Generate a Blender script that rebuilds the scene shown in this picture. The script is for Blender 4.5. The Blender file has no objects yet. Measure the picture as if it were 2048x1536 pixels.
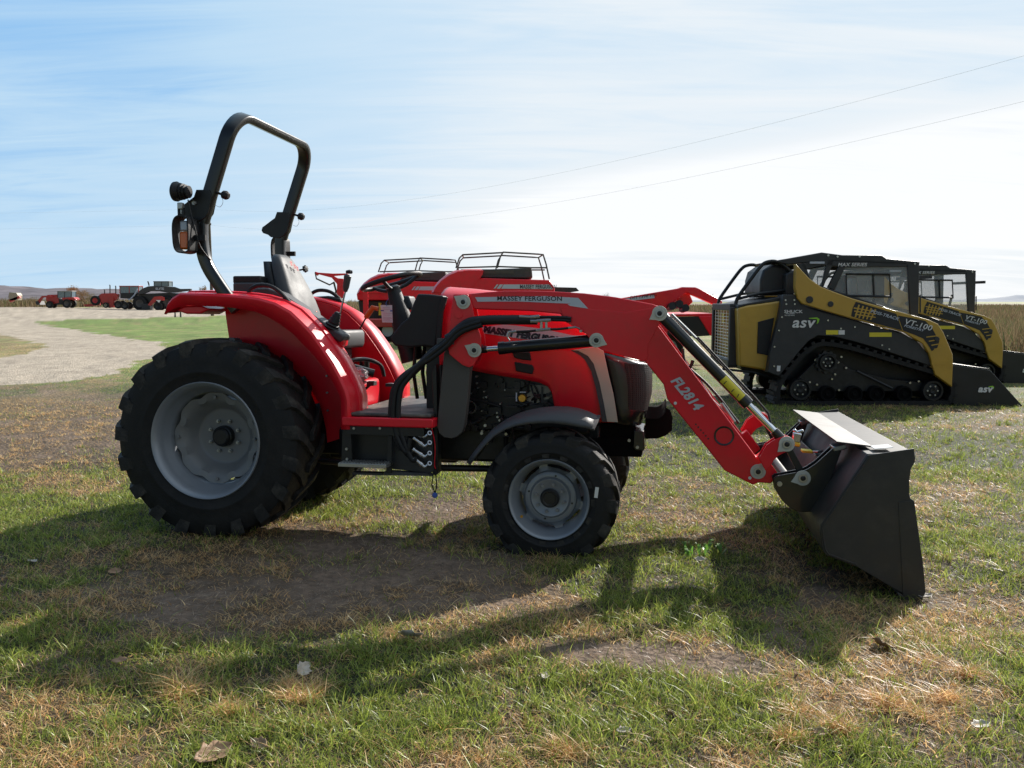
import bpy, bmesh, math, random
import numpy as np
from mathutils import Vector, Matrix
random.seed(7); rng = np.random.default_rng(11)
S = bpy.context.scene
PI = math.pi
# ------------------------------------------------------------------ camera
F = 1700.0; CAM = Vector((0, 0, 1.5)); PH = math.atan(165 / F)      # F in pixels of the 2048 wide photograph
cd = bpy.data.cameras.new('camera'); cam = bpy.data.objects.new('camera', cd); S.collection.objects.link(cam)
cam.location = CAM; cam.rotation_euler = (PI / 2 - PH, 0, 0)
cd.sensor_width = 36; cd.lens = F / 2048 * 36; cd.clip_start = .05; cd.clip_end = 20000
S.camera = cam
# ------------------------------------------------------------------ light
SUN_AZ = math.radians(38); SUN_EL = math.radians(29.3)                # azimuth clockwise from the view direction (+Y)
SD = Vector((math.sin(SUN_AZ) * math.cos(SUN_EL), math.cos(SUN_AZ) * math.cos(SUN_EL), math.sin(SUN_EL)))
W = bpy.data.worlds.new('World'); S.world = W; W.use_nodes = True
SKY_STR = .05; SUN_STR = 5.0; EXPO = .5; CLOUD = 1.0
nt = W.node_tree; N = nt.nodes; L = nt.links; N.clear()
def nd(t, **k):
    n = N.new(t)
    for a, b in k.items(): setattr(n, a, b)
    return n
def math_(op, a, b=None, c=None):
    n = nd('ShaderNodeMath', operation=op)
    for i, q in enumerate((a, b, c)):
        if q is None: continue
        if isinstance(q, (int, float)): n.inputs[i].default_value = q
        else: L.new(q, n.inputs[i])
    return n.outputs[0]
def mapr(v, a, b, c=0., d=1.):
    n = nd('ShaderNodeMapRange', interpolation_type='SMOOTHSTEP'); L.new(v, n.inputs[0])
    for i, q in enumerate((a, b, c, d)): n.inputs[i + 1].default_value = q
    return n.outputs[0]
sky = nd('ShaderNodeTexSky', sky_type='NISHITA', sun_disc=False, sun_elevation=SUN_EL, sun_rotation=SUN_AZ,
         altitude=200, air_density=1.0, dust_density=.6, ozone_density=1.6)
tc = nd('ShaderNodeTexCoord'); sep = nd('ShaderNodeSeparateXYZ'); L.new(tc.outputs['Generated'], sep.inputs[0])
dx, dy, dz = sep.outputs
den = math_('ADD', math_('MAXIMUM', dz, 0.), .14)
cmb = nd('ShaderNodeCombineXYZ'); L.new(math_('DIVIDE', dx, den), cmb.inputs[0]); L.new(math_('DIVIDE', dy, den), cmb.inputs[1])
mp = nd('ShaderNodeMapping'); L.new(cmb.outputs[0], mp.inputs[0])
mp.inputs['Rotation'].default_value = (0, 0, math.radians(-28)); mp.inputs['Scale'].default_value = (.34, 1.0, 1)
n1 = nd('ShaderNodeTexNoise'); L.new(mp.outputs[0], n1.inputs[0]); n1.inputs['Scale'].default_value = .55; n1.inputs['Detail'].default_value = 9
n1.inputs['Roughness'].default_value = .56; n1.inputs['Distortion'].default_value = .5
mp2 = nd('ShaderNodeMapping'); L.new(cmb.outputs[0], mp2.inputs[0])
mp2.inputs['Rotation'].default_value = (0, 0, math.radians(-35)); mp2.inputs['Scale'].default_value = (.5, 2.6, 1)
n2 = nd('ShaderNodeTexNoise'); L.new(mp2.outputs[0], n2.inputs[0]); n2.inputs['Scale'].default_value = 1.3; n2.inputs['Detail'].default_value = 10
n2.inputs['Roughness'].default_value = .62; n2.inputs['Distortion'].default_value = .9
nv = nd('ShaderNodeVectorMath', operation='DOT_PRODUCT'); L.new(tc.outputs['Generated'], nv.inputs[0]); nv.inputs[1].default_value = SD
ca = nv.outputs['Value']                                             # cosine of the angle to the sun
# thin cirrus veil, thicker towards the sun's side of the sky
t_ = math_('ADD', mapr(dx, -.50, .10, .12, .66), mapr(dz, .34, .02, 0., .26))
t_ = math_('ADD', t_, math_('MULTIPLY', math_('SUBTRACT', n1.outputs[0], .5), .62))
t_ = math_('ADD', t_, math_('MULTIPLY', math_('SUBTRACT', n2.outputs[0], .5), .62))
wv = math_('ADD', math_('SUBTRACT', dz, math_('MULTIPLY', dx, .13)), math_('MULTIPLY', math_('SUBTRACT', n2.outputs[0], .5), .07))
band = math_('MULTIPLY', mapr(dx, -.14, .10), math_('MULTIPLY', mapr(dz, .045, .085), mapr(wv, .150, .115)))   # thicker sheet low on the sun's side
t_ = math_('ADD', t_, math_('MULTIPLY', band, .26))
ccol = nd('ShaderNodeValToRGB'); L.new(t_, ccol.inputs[0]); cr_ = ccol.color_ramp
cr_.elements[0].position = .02; cr_.elements[0].color = (.165, .365, .63, 1); cr_.elements[1].position = 1.; cr_.elements[1].color = (.70, .715, .73, 1)
for ps, cc in ((.30, (.37, .52, .66, 1)), (.52, (.44, .56, .67, 1)), (.74, (.58, .635, .68, 1)), (.86, (.62, .655, .685, 1))):
    q_ = cr_.elements.new(ps); q_.color = cc
front = mapr(ca, -.25, .35, 0., .97)                                # the sky behind the viewer, away from the sun, is clear
bgs = nd('ShaderNodeBackground'); L.new(sky.outputs[0], bgs.inputs[0]); bgs.inputs[1].default_value = SKY_STR
bgc = nd('ShaderNodeBackground'); L.new(ccol.outputs[0], bgc.inputs[0]); bgc.inputs[1].default_value = CLOUD
mx = nd('ShaderNodeMixShader'); L.new(front, mx.inputs[0]); L.new(bgs.outputs[0], mx.inputs[1]); L.new(bgc.outputs[0], mx.inputs[2])
out = nd('ShaderNodeOutputWorld'); L.new(mx.outputs[0], out.inputs[0])
sl = bpy.data.lights.new('sun', 'SUN'); sl.energy = SUN_STR; sl.angle = math.radians(.5); sl.color = (1, .94, .86)
so = bpy.data.objects.new('sun', sl); S.collection.objects.link(so); so.rotation_euler = (-SD).to_track_quat('-Z', 'Y').to_euler()
so.location = (10, 12, 12)
S.view_settings.view_transform = 'Standard'; S.view_settings.look = 'None'; S.view_settings.exposure = EXPO; S.view_settings.gamma = 1
try: S.cycles.max_bounces = 6; S.cycles.transparent_max_bounces = 12
except Exception: pass

# ------------------------------------------------------------------ pinhole geometry of the reference view (used to measure real positions)
_R = Vector((1, 0, 0)); _Fw = Vector((0, math.cos(PH), -math.sin(PH))); _U = Vector((0, math.sin(PH), math.cos(PH)))
def ray(u, v): return _R * ((u - 1024) / F) + _Fw + _U * ((768 - v) / F)
def at(u, v, Y):                      # world point on pixel ray at depth Y
    d = ray(u, v); return CAM + d * (Y / d.y)
class Frame:                          # a vehicle's own axes: x forward, y away from the camera, z up
    def __init__(s, O, yaw, tilt=0):
        s.O = Vector(O); th = yaw
        s.X = Vector((math.cos(th), -math.sin(th), 0)); lh = Vector((math.sin(th), math.cos(th), 0))
        s.Y = lh * math.cos(tilt) - Vector((0, 0, math.sin(tilt))); s.Z = s.X.cross(s.Y)
        s.M = Matrix((s.X, s.Y, s.Z)).transposed()
    def p(s, u, v, y):
        d = ray(u, v); t = (y - (CAM - s.O).dot(s.Y)) / d.dot(s.Y); q = CAM + d * t - s.O
        return Vector((q.dot(s.X), q.dot(s.Y), q.dot(s.Z)))
    def xz(s, pts, y, Z=None):        # zoomed-picture coordinates -> local points
        ox, oy, k = Z or (0, 0, 1)
        return [s.p(ox + a / k, oy + b / k, y) for a, b in pts]
    def matrix(s): return Matrix.Translation(s.O) @ s.M.to_4x4()
Z1 = (300, 200, 3.2); Z2 = (220, 560, 2.844); Z3 = (640, 560, 3.34); Z4 = (880, 540, 4.267); Z5 = (940, 780, 4.3875)
Z6 = (1280, 560, 3.492); Z7 = (1480, 780, 3.414); Z8 = (1400, 480, 3.1605); ZA = (0, 520, 4.6545); ZB = (620, 480, 2.4976)
ZC = (460, 490, 5.12); ZD = (60, 550, 5.389)
TH = math.radians(10.482); TAU = math.radians(1.2468)
TF = Frame((-1.7695, 5.9207, .0103), TH, TAU)
LAT = Vector((math.sin(TH), math.cos(TH), 0))

# ------------------------------------------------------------------ numpy noise
def _h(ix, iy, s):
    n = (ix.astype(np.int64) * 374761393 + iy.astype(np.int64) * 668265263 + s * 974711) & 0x7fffffff
    n = ((n ^ (n >> 13)) * 1274126177) & 0x7fffffff
    return ((n ^ (n >> 16)) & 0xffff) / 65535.
def vnoise(x, y, s=0):
    ix = np.floor(x); iy = np.floor(y); fx = x - ix; fy = y - iy; fx = fx * fx * (3 - 2 * fx); fy = fy * fy * (3 - 2 * fy)
    a = _h(ix, iy, s); b = _h(ix + 1, iy, s); c = _h(ix, iy + 1, s); d = _h(ix + 1, iy + 1, s)
    return (a * (1 - fx) + b * fx) * (1 - fy) + (c * (1 - fx) + d * fx) * fy
def fbm(x, y, s=0, o=4, g=.5):
    r = 0; a = 1; t = 0
    for i in range(o):
        r = r + a * vnoise(x, y, s + i * 17); t += a; a *= g; x = x * 2.03 + 5.1; y = y * 2.03 - 3.7
    return r / t
def sst(a, b, x): t = np.clip((x - a) / (b - a), 0, 1); return t * t * (3 - 2 * t)

# ------------------------------------------------------------------ materials
MATS = {}
def rgb(*c): return (c[0], c[1], c[2], 1)
def mat(name, col, rough=.5, metal=0, coat=0, var=.12, vs=6., bump=0., bs=60., spec=.5, alpha=1, trans=0, emis=None, grime=None, gs=3.):
    if name in MATS: return MATS[name]
    m = bpy.data.materials.new(name); m.use_nodes = True; t = m.node_tree; b = t.nodes['Principled BSDF']; K = t.links.new
    b.inputs['Metallic'].default_value = metal; b.inputs['Coat Weight'].default_value = coat; b.inputs['Coat Roughness'].default_value = .08
    b.inputs['Specular IOR Level'].default_value = spec; b.inputs['Transmission Weight'].default_value = trans
    c = t.nodes.new('ShaderNodeTexCoord'); n = t.nodes.new('ShaderNodeTexNoise'); K(c.outputs['Object'], n.inputs[0])
    n.inputs['Scale'].default_value = vs; n.inputs['Detail'].default_value = 6; n.inputs['Roughness'].default_value = .6
    r = t.nodes.new('ShaderNodeValToRGB'); K(n.outputs[0], r.inputs[0])
    r.color_ramp.elements[0].position = .3; r.color_ramp.elements[1].position = .7
    r.color_ramp.elements[0].color = rgb(*[max(0, q * (1 - var)) for q in col]); r.color_ramp.elements[1].color = rgb(*[min(1, q * (1 + var)) for q in col])
    o = r.outputs[0]
    if grime:
        g = t.nodes.new('ShaderNodeTexNoise'); K(c.outputs['Object'], g.inputs[0]); g.inputs['Scale'].default_value = gs; g.inputs['Detail'].default_value = 10
        g.inputs['Roughness'].default_value = .7
        gr = t.nodes.new('ShaderNodeMapRange'); K(g.outputs[0], gr.inputs[0]); gr.inputs[1].default_value = .48; gr.inputs[2].default_value = .75; gr.inputs[4].default_value = grime[3]
        mxx = t.nodes.new('ShaderNodeMix'); mxx.data_type = 'RGBA'; K(gr.outputs[0], mxx.inputs[0]); K(o, mxx.inputs[6]); mxx.inputs[7].default_value = rgb(*grime[:3]); o = mxx.outputs[2]
    K(o, b.inputs['Base Color'])
    rr = t.nodes.new('ShaderNodeMapRange'); K(n.outputs[0], rr.inputs[0]); rr.inputs[1].default_value = .3; rr.inputs[2].default_value = .7
    rr.inputs[3].default_value = max(.02, rough * .85); rr.inputs[4].default_value = min(1, rough * 1.15); K(rr.outputs[0], b.inputs['Roughness'])
    if bump:
        n3 = t.nodes.new('ShaderNodeTexNoise'); K(c.outputs['Object'], n3.inputs[0]); n3.inputs['Scale'].default_value = bs; n3.inputs['Detail'].default_value = 4
        bp = t.nodes.new('ShaderNodeBump'); bp.inputs['Strength'].default_value = bump; bp.inputs['Distance'].default_value = .01; K(n3.outputs[0], bp.inputs['Height']); K(bp.outputs[0], b.inputs['Normal'])
    if emis: b.inputs['Emission Color'].default_value = rgb(*emis); b.inputs['Emission Strength'].default_value = 1
    if alpha < 1: b.inputs['Alpha'].default_value = alpha
    MATS[name] = m; return m
def M_(k): return MATS[k]
mat('red_paint', (.78, .008, .024), .36, coat=.22, var=.08, vs=3, spec=.35, grime=(.36, .06, .045, .30), gs=5)
mat('red_faded', (.42, .02, .02), .4, coat=.2, var=.15, grime=(.2, .08, .05, .4))
mat('black_paint', (.008, .009, .010), .34, coat=.4, var=.2)
mat('black_satin', (.010, .011, .012), .42, var=.25, grime=(.025, .022, .02, .3))
mat('bucket_paint', (.008, .008, .0085), .56, var=.2, spec=.85, grime=(.05, .045, .038, .55), gs=7)
mat('pin_cream', (.55, .55, .48), .5, var=.05)
mat('black_plastic', (.008, .008, .0095), .55, var=.2, bump=.15, bs=300)
mat('grey_plastic', (.055, .056, .060), .55, var=.12, bump=.1, bs=250)
mat('rubber', (.014, .014, .0145), .6, var=.3, vs=12, bump=.25, bs=90, grime=(.038, .034, .03, .55), gs=5, spec=.28)
mat('rubber_lug', (.022, .021, .020), .7, var=.3, vs=12, bump=.3, bs=70, grime=(.13, .115, .095, .6), gs=8, spec=.35)
mat('rim_silver', (.26, .285, .32), .42, metal=.35, var=.06, grime=(.17, .155, .13, .4))
mat('disc_grey', (.22, .225, .23), .5, metal=.2, var=.06, grime=(.19, .17, .14, .35))
mat('matte_black', (.008, .008, .008), .85, var=.3, spec=.08)
mat('steel', (.55, .55, .56), .28, metal=1, var=.1)
mat('chrome', (.75, .76, .78), .12, metal=1, var=.05)
mat('zinc', (.42, .43, .42), .35, metal=.8, var=.2)
mat('galv_cream', (.50, .48, .40), .4, metal=.1, coat=.2, var=.06)
mat('decal_silver', (.50, .54, .62), .35, metal=.2, var=.04)
mat('decal_white', (.72, .72, .70), .4, var=.03)
mat('decal_black', (.015, .016, .02), .4, var=.1)
mat('decal_navy', (.012, .015, .035), .4, var=.1)
mat('decal_yellow', (.75, .62, .04), .4, var=.05)
mat('decal_green', (.28, .60, .04), .4, var=.05)
mat('slab_grey', (.075, .068, .062), .55, var=.06, bump=.08, bs=500)
mat('vinyl', (.045, .047, .05), .5, var=.12, bump=.12, bs=180)
mat('vinyl_light', (.05, .053, .057), .6, var=.1, bump=.1, bs=180)
mat('orange_plastic', (.75, .10, .01), .4, var=.08)
mat('amber', (.80, .16, .02), .25, coat=.5, var=.1)
mat('yellow_machine', (.52, .31, .04), .38, coat=.3, var=.08, grime=(.22, .14, .05, .35))
mat('machine_dark', (.030, .031, .034), .45, var=.15, grime=(.07, .065, .055, .3))
mat('olive_rim', (.10, .22, .03), .5, var=.2)
mat('grille', (.018, .018, .018), .35, metal=.3, var=.3, coat=.2)
mat('engine_black', (.015, .015, .016), .4, metal=.2, var=.4, vs=20, grime=(.05, .05, .05, .5))
mat('engine_tan', (.30, .26, .19), .5, var=.2)
mat('floor_mat', (.05, .046, .044), .6, var=.25, vs=10, bump=.4, bs=30, grime=(.35, .30, .24, .65), gs=4)
mat('brass', (.6, .33, .06), .35, metal=.9, var=.2)
mat('bag', (.7, .7, .72), .15, trans=.6, var=.1, bump=1., bs=40)
mat('paper', (.80, .72, .74), .7, var=.04)
mat('paper_ink', (.55, .25, .35), .7, var=.1)
mat('blue_ink', (.06, .12, .45), .5, var=.1)
mat('wood_pole', (.10, .08, .065), .85, var=.3, bump=.5, bs=30)
mat('wire', (.50, .55, .62), .5, metal=.4, var=.1)
mat('glass_dark', (.42, .46, .48), .06, var=.2, alpha=.30, spec=.6)
mat('glass_far', (.13, .19, .23), .12, var=.2, spec=.8)
mat('pale_sheet', (.35, .35, .33), .45, var=.1)

# ------------------------------------------------------------------ mesh building
class B:
    def __init__(s): s.v = []; s.f = []
    def add(s, vs, fs):
        o = len(s.v); s.v += [Vector(q) for q in vs]; s.f += [[o + i for i in f] for f in fs]; return s
    def prism(s, pts, d):             # planar outline + offset vector
        n = len(pts); d = Vector(d); a = [Vector(q) for q in pts]; b = [q + d for q in a]
        return s.add(a + b, [list(range(n))[::-1], [n + i for i in range(n)]] + [[i, (i + 1) % n, n + (i + 1) % n, n + i] for i in range(n)])
    def box(s, c, z, R=None):
        c = Vector(c); h = Vector(z) / 2; vs = [Vector((x * h.x, y * h.y, w * h.z)) for x in (-1, 1) for y in (-1, 1) for w in (-1, 1)]
        if R is not None: vs = [R @ q for q in vs]
        return s.add([c + q for q in vs], [(0, 1, 3, 2), (4, 6, 7, 5), (0, 4, 5, 1), (2, 3, 7, 6), (0, 2, 6, 4), (1, 5, 7, 3)])
    def bar(s, a, b, w, h, up=(0, 0, 1)):
        a = Vector(a); b = Vector(b); d = (b - a); l = d.length; d.normalize(); up = Vector(up)
        if abs(d.dot(up)) > .98: up = Vector((1, 0, 0))
        sd = d.cross(up).normalized(); u = sd.cross(d)
        return s.box((a + b) / 2, (l, w, h), Matrix((d, sd, u)).transposed())
    def tube(s, pts, r, n=10, caps=True, closed=False):
        pts = [Vector(p) for p in pts]; m = len(pts); rs = r if isinstance(r, (list, tuple)) else [r] * m; o = len(s.v); up = None
        for i, p in enumerate(pts):
            if closed: t = pts[(i + 1) % m] - pts[i - 1]
            else: t = pts[min(i + 1, m - 1)] - pts[max(i - 1, 0)]
            if t.length < 1e-9: t = Vector((0, 0, 1))
            t.normalize()
            if up is None: up = t.orthogonal().normalized()
            else:
                up = up - t * up.dot(t)
                up = up.normalized() if up.length > 1e-6 else t.orthogonal().normalized()
            w = t.cross(up)
            for k in range(n):
                a = 2 * PI * k / n; s.v.append(p + (up * math.cos(a) + w * math.sin(a)) * rs[i])
        for i in range(m if closed else m - 1):
            j = (i + 1) % m
            for k in range(n): s.f.append([o + i * n + k, o + i * n + (k + 1) % n, o + j * n + (k + 1) % n, o + j * n + k])
        if caps and not closed: s.f.append([o + k for k in range(n)][::-1]); s.f.append([o + (m - 1) * n + k for k in range(n)])
        return s
    def sweep(s, pts, prof, side, closed=False):   # prof: (a along side, b along normal) cross-section swept along pts; side = fixed axis or list
        pts = [Vector(p) for p in pts]; m = len(pts); n = len(prof); o = len(s.v)
        for i, p in enumerate(pts):
            t = (pts[(i + 1) % m] - pts[i - 1]) if closed else (pts[min(i + 1, m - 1)] - pts[max(i - 1, 0)]); t.normalize()
            sd = Vector(side[i] if isinstance(side, list) else side); sd = (sd - t * sd.dot(t)).normalized(); w = t.cross(sd)
            for a, b in prof: s.v.append(p + sd * a + w * b)
        for i in range(m if closed else m - 1):
            j = (i + 1) % m
            for k in range(n): s.f.append([o + i * n + k, o + i * n + (k + 1) % n, o + j * n + (k + 1) % n, o + j * n + k])
        if not closed: s.f.append([o + k for k in range(n)][::-1]); s.f.append([o + (m - 1) * n + k for k in range(n)])
        return s
    def lathe(s, c, ax, prof, n=48, wob=None, closed=False):   # prof: (radius, along axis)
        c = Vector(c); ax = Vector(ax).normalized(); u = ax.orthogonal().normalized(); w = ax.cross(u); o = len(s.v); m = len(prof)
        for i, (r, a) in enumerate(prof):
            for k in range(n):
                t = 2 * PI * k / n; q = r + (wob(i, t) if wob else 0); s.v.append(c + ax * a + (u * math.cos(t) + w * math.sin(t)) * q)
        for i in range(m if closed else m - 1):
            j = (i + 1) % m
            for k in range(n): s.f.append([o + i * n + k, o + i * n + (k + 1) % n, o + j * n + (k + 1) % n, o + j * n + k])
        return s
    def cyl(s, a, b, r, n=24, r2=None):
        return s.tube([a, b], [r, r2 if r2 is not None else r], n)
    def loft(s, secs, caps=True, closed=True):
        o = len(s.v); n = len(secs[0])
        for q in secs: s.v += [Vector(p) for p in q]
        for i in range(len(secs) - 1):
            for k in range(n if closed else n - 1): s.f.append([o + i * n + k, o + i * n + (k + 1) % n, o + (i + 1) * n + (k + 1) % n, o + (i + 1) * n + k])
        if caps and closed: s.f.append([o + k for k in range(n)][::-1]); s.f.append([o + (len(secs) - 1) * n + k for k in range(n)])
        return s
    def obj(s, name, m, parent=None, bevel=0, seg=2, sub=0, ang=35, solid=0, flip=True):
        me = bpy.data.meshes.new(name); me.from_pydata([tuple(q) for q in s.v], [], s.f)
        if flip:
            bm = bmesh.new(); bm.from_mesh(me); bmesh.ops.recalc_face_normals(bm, faces=bm.faces); bm.to_mesh(me); bm.free()
        me.materials.append(M_(m) if isinstance(m, str) else m)
        me.polygons.foreach_set('use_smooth', [True] * len(me.polygons)); me.set_sharp_from_angle(angle=math.radians(ang)); me.update()
        o = bpy.data.objects.new(name, me); S.collection.objects.link(o)
        if parent: o.parent = parent
        if solid: k = o.modifiers.new('solid', 'SOLIDIFY'); k.thickness = solid; k.offset = 0
        if bevel: k = o.modifiers.new('bevel', 'BEVEL'); k.width = bevel; k.segments = seg; k.limit_method = 'ANGLE'; k.angle_limit = math.radians(40)
        if sub: k = o.modifiers.new('sub', 'SUBSURF'); k.levels = sub; k.render_levels = sub
        return o
def smooth(pts, k=6, closed=False):   # Catmull-Rom through the points
    P = [Vector(p) for p in pts]; n = len(P); R = []
    for i in range(n if closed else n - 1):
        p0 = P[i - 1] if (i or closed) else P[0]; p1 = P[i]; p2 = P[(i + 1) % n]; p3 = P[(i + 2) % n] if (closed or i + 2 < n) else P[-1]
        for j in range(k):
            t = j / k; R.append(.5 * ((2 * p1) + (p2 - p0) * t + (2 * p0 - 5 * p1 + 4 * p2 - p3) * t * t + (3 * p1 - p0 - 3 * p2 + p3) * t ** 3))
    if not closed: R.append(P[-1])
    return R
def smooth2(pts, k=5, closed=False):
    return [(q.x, q.y) for q in smooth([Vector((a, b, 0)) for a, b in pts], k, closed)]
def tag(o, label=None, cat=None, group=None, kind=None):
    if label: o['label'] = label
    if cat: o['category'] = cat
    if group: o['group'] = group
    if kind: o['kind'] = kind
    return o
def thing(name, label, cat, M=None, group=None):
    o = bpy.data.objects.new(name, None); S.collection.objects.link(o); o.empty_display_size = .2
    if M is not None: o.matrix_world = M
    return tag(o, label, cat, group)
def kids(o): return [c for c in bpy.data.objects if c.parent == o]
def copy_tree(o, parent=None):
    c = o.copy(); S.collection.objects.link(c)
    if parent: c.parent = parent
    for ch in kids(o): copy_tree(ch, c)
    return c
def text(name, s, size, m, parent, O, ux, uy, ex=.002, bold=0., shear=0., align='LEFT', sx=1.):
    cu = bpy.data.curves.new(name, 'FONT'); cu.body = s; cu.size = size; cu.extrude = ex; cu.offset = bold; cu.shear = shear; cu.align_x = align; cu.align_y = 'CENTER'
    cu.resolution_u = 3; cu.space_character = 1.05
    o = bpy.data.objects.new(name, cu); S.collection.objects.link(o); dg = bpy.context.evaluated_depsgraph_get()
    me = bpy.data.meshes.new_from_object(o.evaluated_get(dg)); bpy.data.objects.remove(o); bpy.data.curves.remove(cu)
    ux = Vector(ux).normalized(); uy = Vector(uy); uy = (uy - ux * uy.dot(ux)).normalized(); w = ux.cross(uy)
    R = Matrix((ux, uy, w)).transposed().to_4x4(); me.transform(Matrix.Translation(Vector(O)) @ R @ Matrix.Diagonal((sx, 1, 1, 1)))
    me.materials.clear(); me.materials.append(M_(m)); o = bpy.data.objects.new(name, me); S.collection.objects.link(o); o.parent = parent
    return o
DENS = 1.0
# ------------------------------------------------------------------ ground
def gh(x, y):                          # ground height: a slight rise under the tractor, level lot beyond, rising far to the left
    l = x * math.sin(TH) + y * math.cos(TH)
    z = np.clip(.13 - .02177 * l, 0, .2)
    bx, by = BT[0], BT[1]
    z = z - .05 * np.exp(-((x - bx) ** 2 + (y - by) ** 2) / .9)
    r = np.hypot(x, y)
    z = z + .38 * sst(60, 140, y) * sst(-62, -82, x) - .4 * sst(300, 900, r)
    nr = sst(60, 20, r)
    z = z + nr * ((fbm(x * 1.3, y * 1.3, 3) - .5) * .05 + (fbm(x * 7, y * 7, 9, 3) - .5) * .018)
    return z
_bt = TF.matrix() @ TF.p(1840, 1208, -.98); BT = (_bt.x, _bt.y)
def gpx(u, v, z=None):                 # ground point seen at pixel
    zz = .03 if z is None else z; d = ray(u, v)
    for _ in range(3):
        t = (zz - CAM.z) / d.z; p = CAM + d * t
        if z is None: zz = float(gh(np.array([p.x]), np.array([p.y]))[0])
    return p
def inpoly(x, y, P):
    r = np.zeros(x.shape, bool); n = len(P)
    for i in range(n):
        x1, y1 = P[i]; x2, y2 = P[(i + 1) % n]
        c = ((y1 > y) != (y2 > y)) & (x < (x2 - x1) * (y - y1) / (y2 - y1 + 1e-12) + x1); r ^= c
    return r
def gp(pts, z=.0): return [tuple(gpx(u, v, z).xy) for u, v in pts]
ROAD = gp([(-500, 745), (0, 768), (120, 762), (250, 745), (290, 722), (345, 700), (322, 688), (260, 676), (180, 665), (125, 656), (80, 648), (75, 643), (130, 640),
           (250, 637), (430, 632), (700, 629), (700, 620.5), (420, 618.6), (0, 618.6), (-900, 618.6), (-900, 660)])
ISLE = gp([(-300, 664), (0, 667), (40, 676), (75, 686), (88, 694), (75, 702), (20, 712), (0, 717), (-300, 735)])
STRIP = gp([(75, 643), (130, 640), (250, 637), (430, 632), (700, 630), (700, 690), (345, 700), (322, 688), (260, 676), (180, 665), (125, 656), (80, 648)])
FIELD = gp([(1955, 712), (1985, 672), (1960, 650), (1600, 640), (1200, 636), (760, 627), (430, 619), (250, 618.4), (0, 618.4), (-900, 618.4), (-2500, 618.4), (-2500, 606.5), (4500, 606.5), (4500, 800), (2500, 760)])
# patches of turf read off the photograph: (u, v, radius_u, radius_v, green, straw, dirt)
BL = [(520, 1230, 330, 50, -.8, .5, .7), (1000, 1200, 120, 30, -.4, .4, .4), (1620, 1150, 90, 70, -.5, .4, .5), (110, 990, 260, 45, 1, .2, -.6), (60, 1180, 200, 60, .3, .2, .1), (100, 1260, 160, 60, 1.2, .3, -.6), (150, 1450, 240, 90, .2, .7, -.3), (90, 870, 200, 60, -.8, .4, .9), (60, 800, 140, 20, -.6, .5, .7),
      (380, 1180, 260, 70, -.7, .3, .8), (700, 1150, 330, 85, -1.1, .25, 1.2), (900, 1275, 170, 24, .6, .7, -1.0), (620, 1285, 120, 22, .6, .2, -.6), (880, 1010, 160, 30, -.5, .4, .9), (620, 1080, 160, 25, -.5, .2, 1.0), (690, 985, 60, 20, 1.0, 0, -.5),
      (450, 1330, 220, 30, .7, .1, -.2), (600, 1390, 60, 28, -.3, 1.8, -.3), (370, 1380, 90, 30, -.1, 1.3, 0), (820, 1370, 300, 60, 1.2, .1, -.6), (700, 1480, 300, 60, .7, .6, -.3),
      (1230, 1330, 180, 28, -.8, .2, 1.5), (1430, 1350, 130, 30, -.7, .2, 1.3), (1170, 1310, 90, 24, -.5, .1, .9), (1290, 1390, 130, 30, 1.0, 0, -.7), (1250, 1470, 320, 60, .9, .2, -.5), (1180, 1170, 120, 40, .6, .2, 0),
      (1500, 1100, 120, 60, -.3, .5, .5), (1380, 1030, 90, 28, -.8, 1.1, .3), (1330, 960, 100, 30, -.2, .8, .4), (1390, 1105, 80, 20, 1.1, .0, -.6), (1650, 1250, 130, 60, .2, .1, .4), (1700, 1400, 160, 50, .1, .9, .1), (1800, 1330, 120, 40, -.2, .9, .2),
      (1900, 1450, 160, 60, -.2, .7, .1), (1960, 1200, 110, 60, -.2, .8, .1), (1940, 1060, 120, 40, .4, .4, .0), (1900, 980, 120, 30, -.1, .8, .1), (1930, 880, 160, 22, 1.1, 0, -.5),
      (1950, 850, 120, 10, -.3, .9, .1), (1700, 850, 200, 20, -.2, .3, .5), (1350, 870, 100, 50, .9, 0, -.4), (1370, 760, 70, 60, .9, 0, -.4), (1550, 1420, 150, 50, .5, .5, 0), (1440, 790, 60, 20, -.3, .9, .2),
      (1450, 1240, 60, 30, .7, .1, 0), (1480, 1310, 40, 18, .8, 0, 0), (1360, 1190, 110, 30, .6, .3, .2), (1150, 930, 120, 30, .7, .1, 0), (920, 950, 60, 20, .7, .2, 0), (1340, 690, 90, 20, -.8, .8, .4), (1400, 720, 80, 14, -.3, .6, .3)]
BLG = []
for u, v, ru, rv, g_, s_, d_ in BL:
    c = gpx(u, v, .03); a = gpx(u + ru, v, .03); b = gpx(u, v - rv, .03); e = gpx(u, v + rv, .03)
    BLG.append((c.x, c.y, (a - c).length, (b - e).length / 2, g_, s_, d_))
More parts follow.
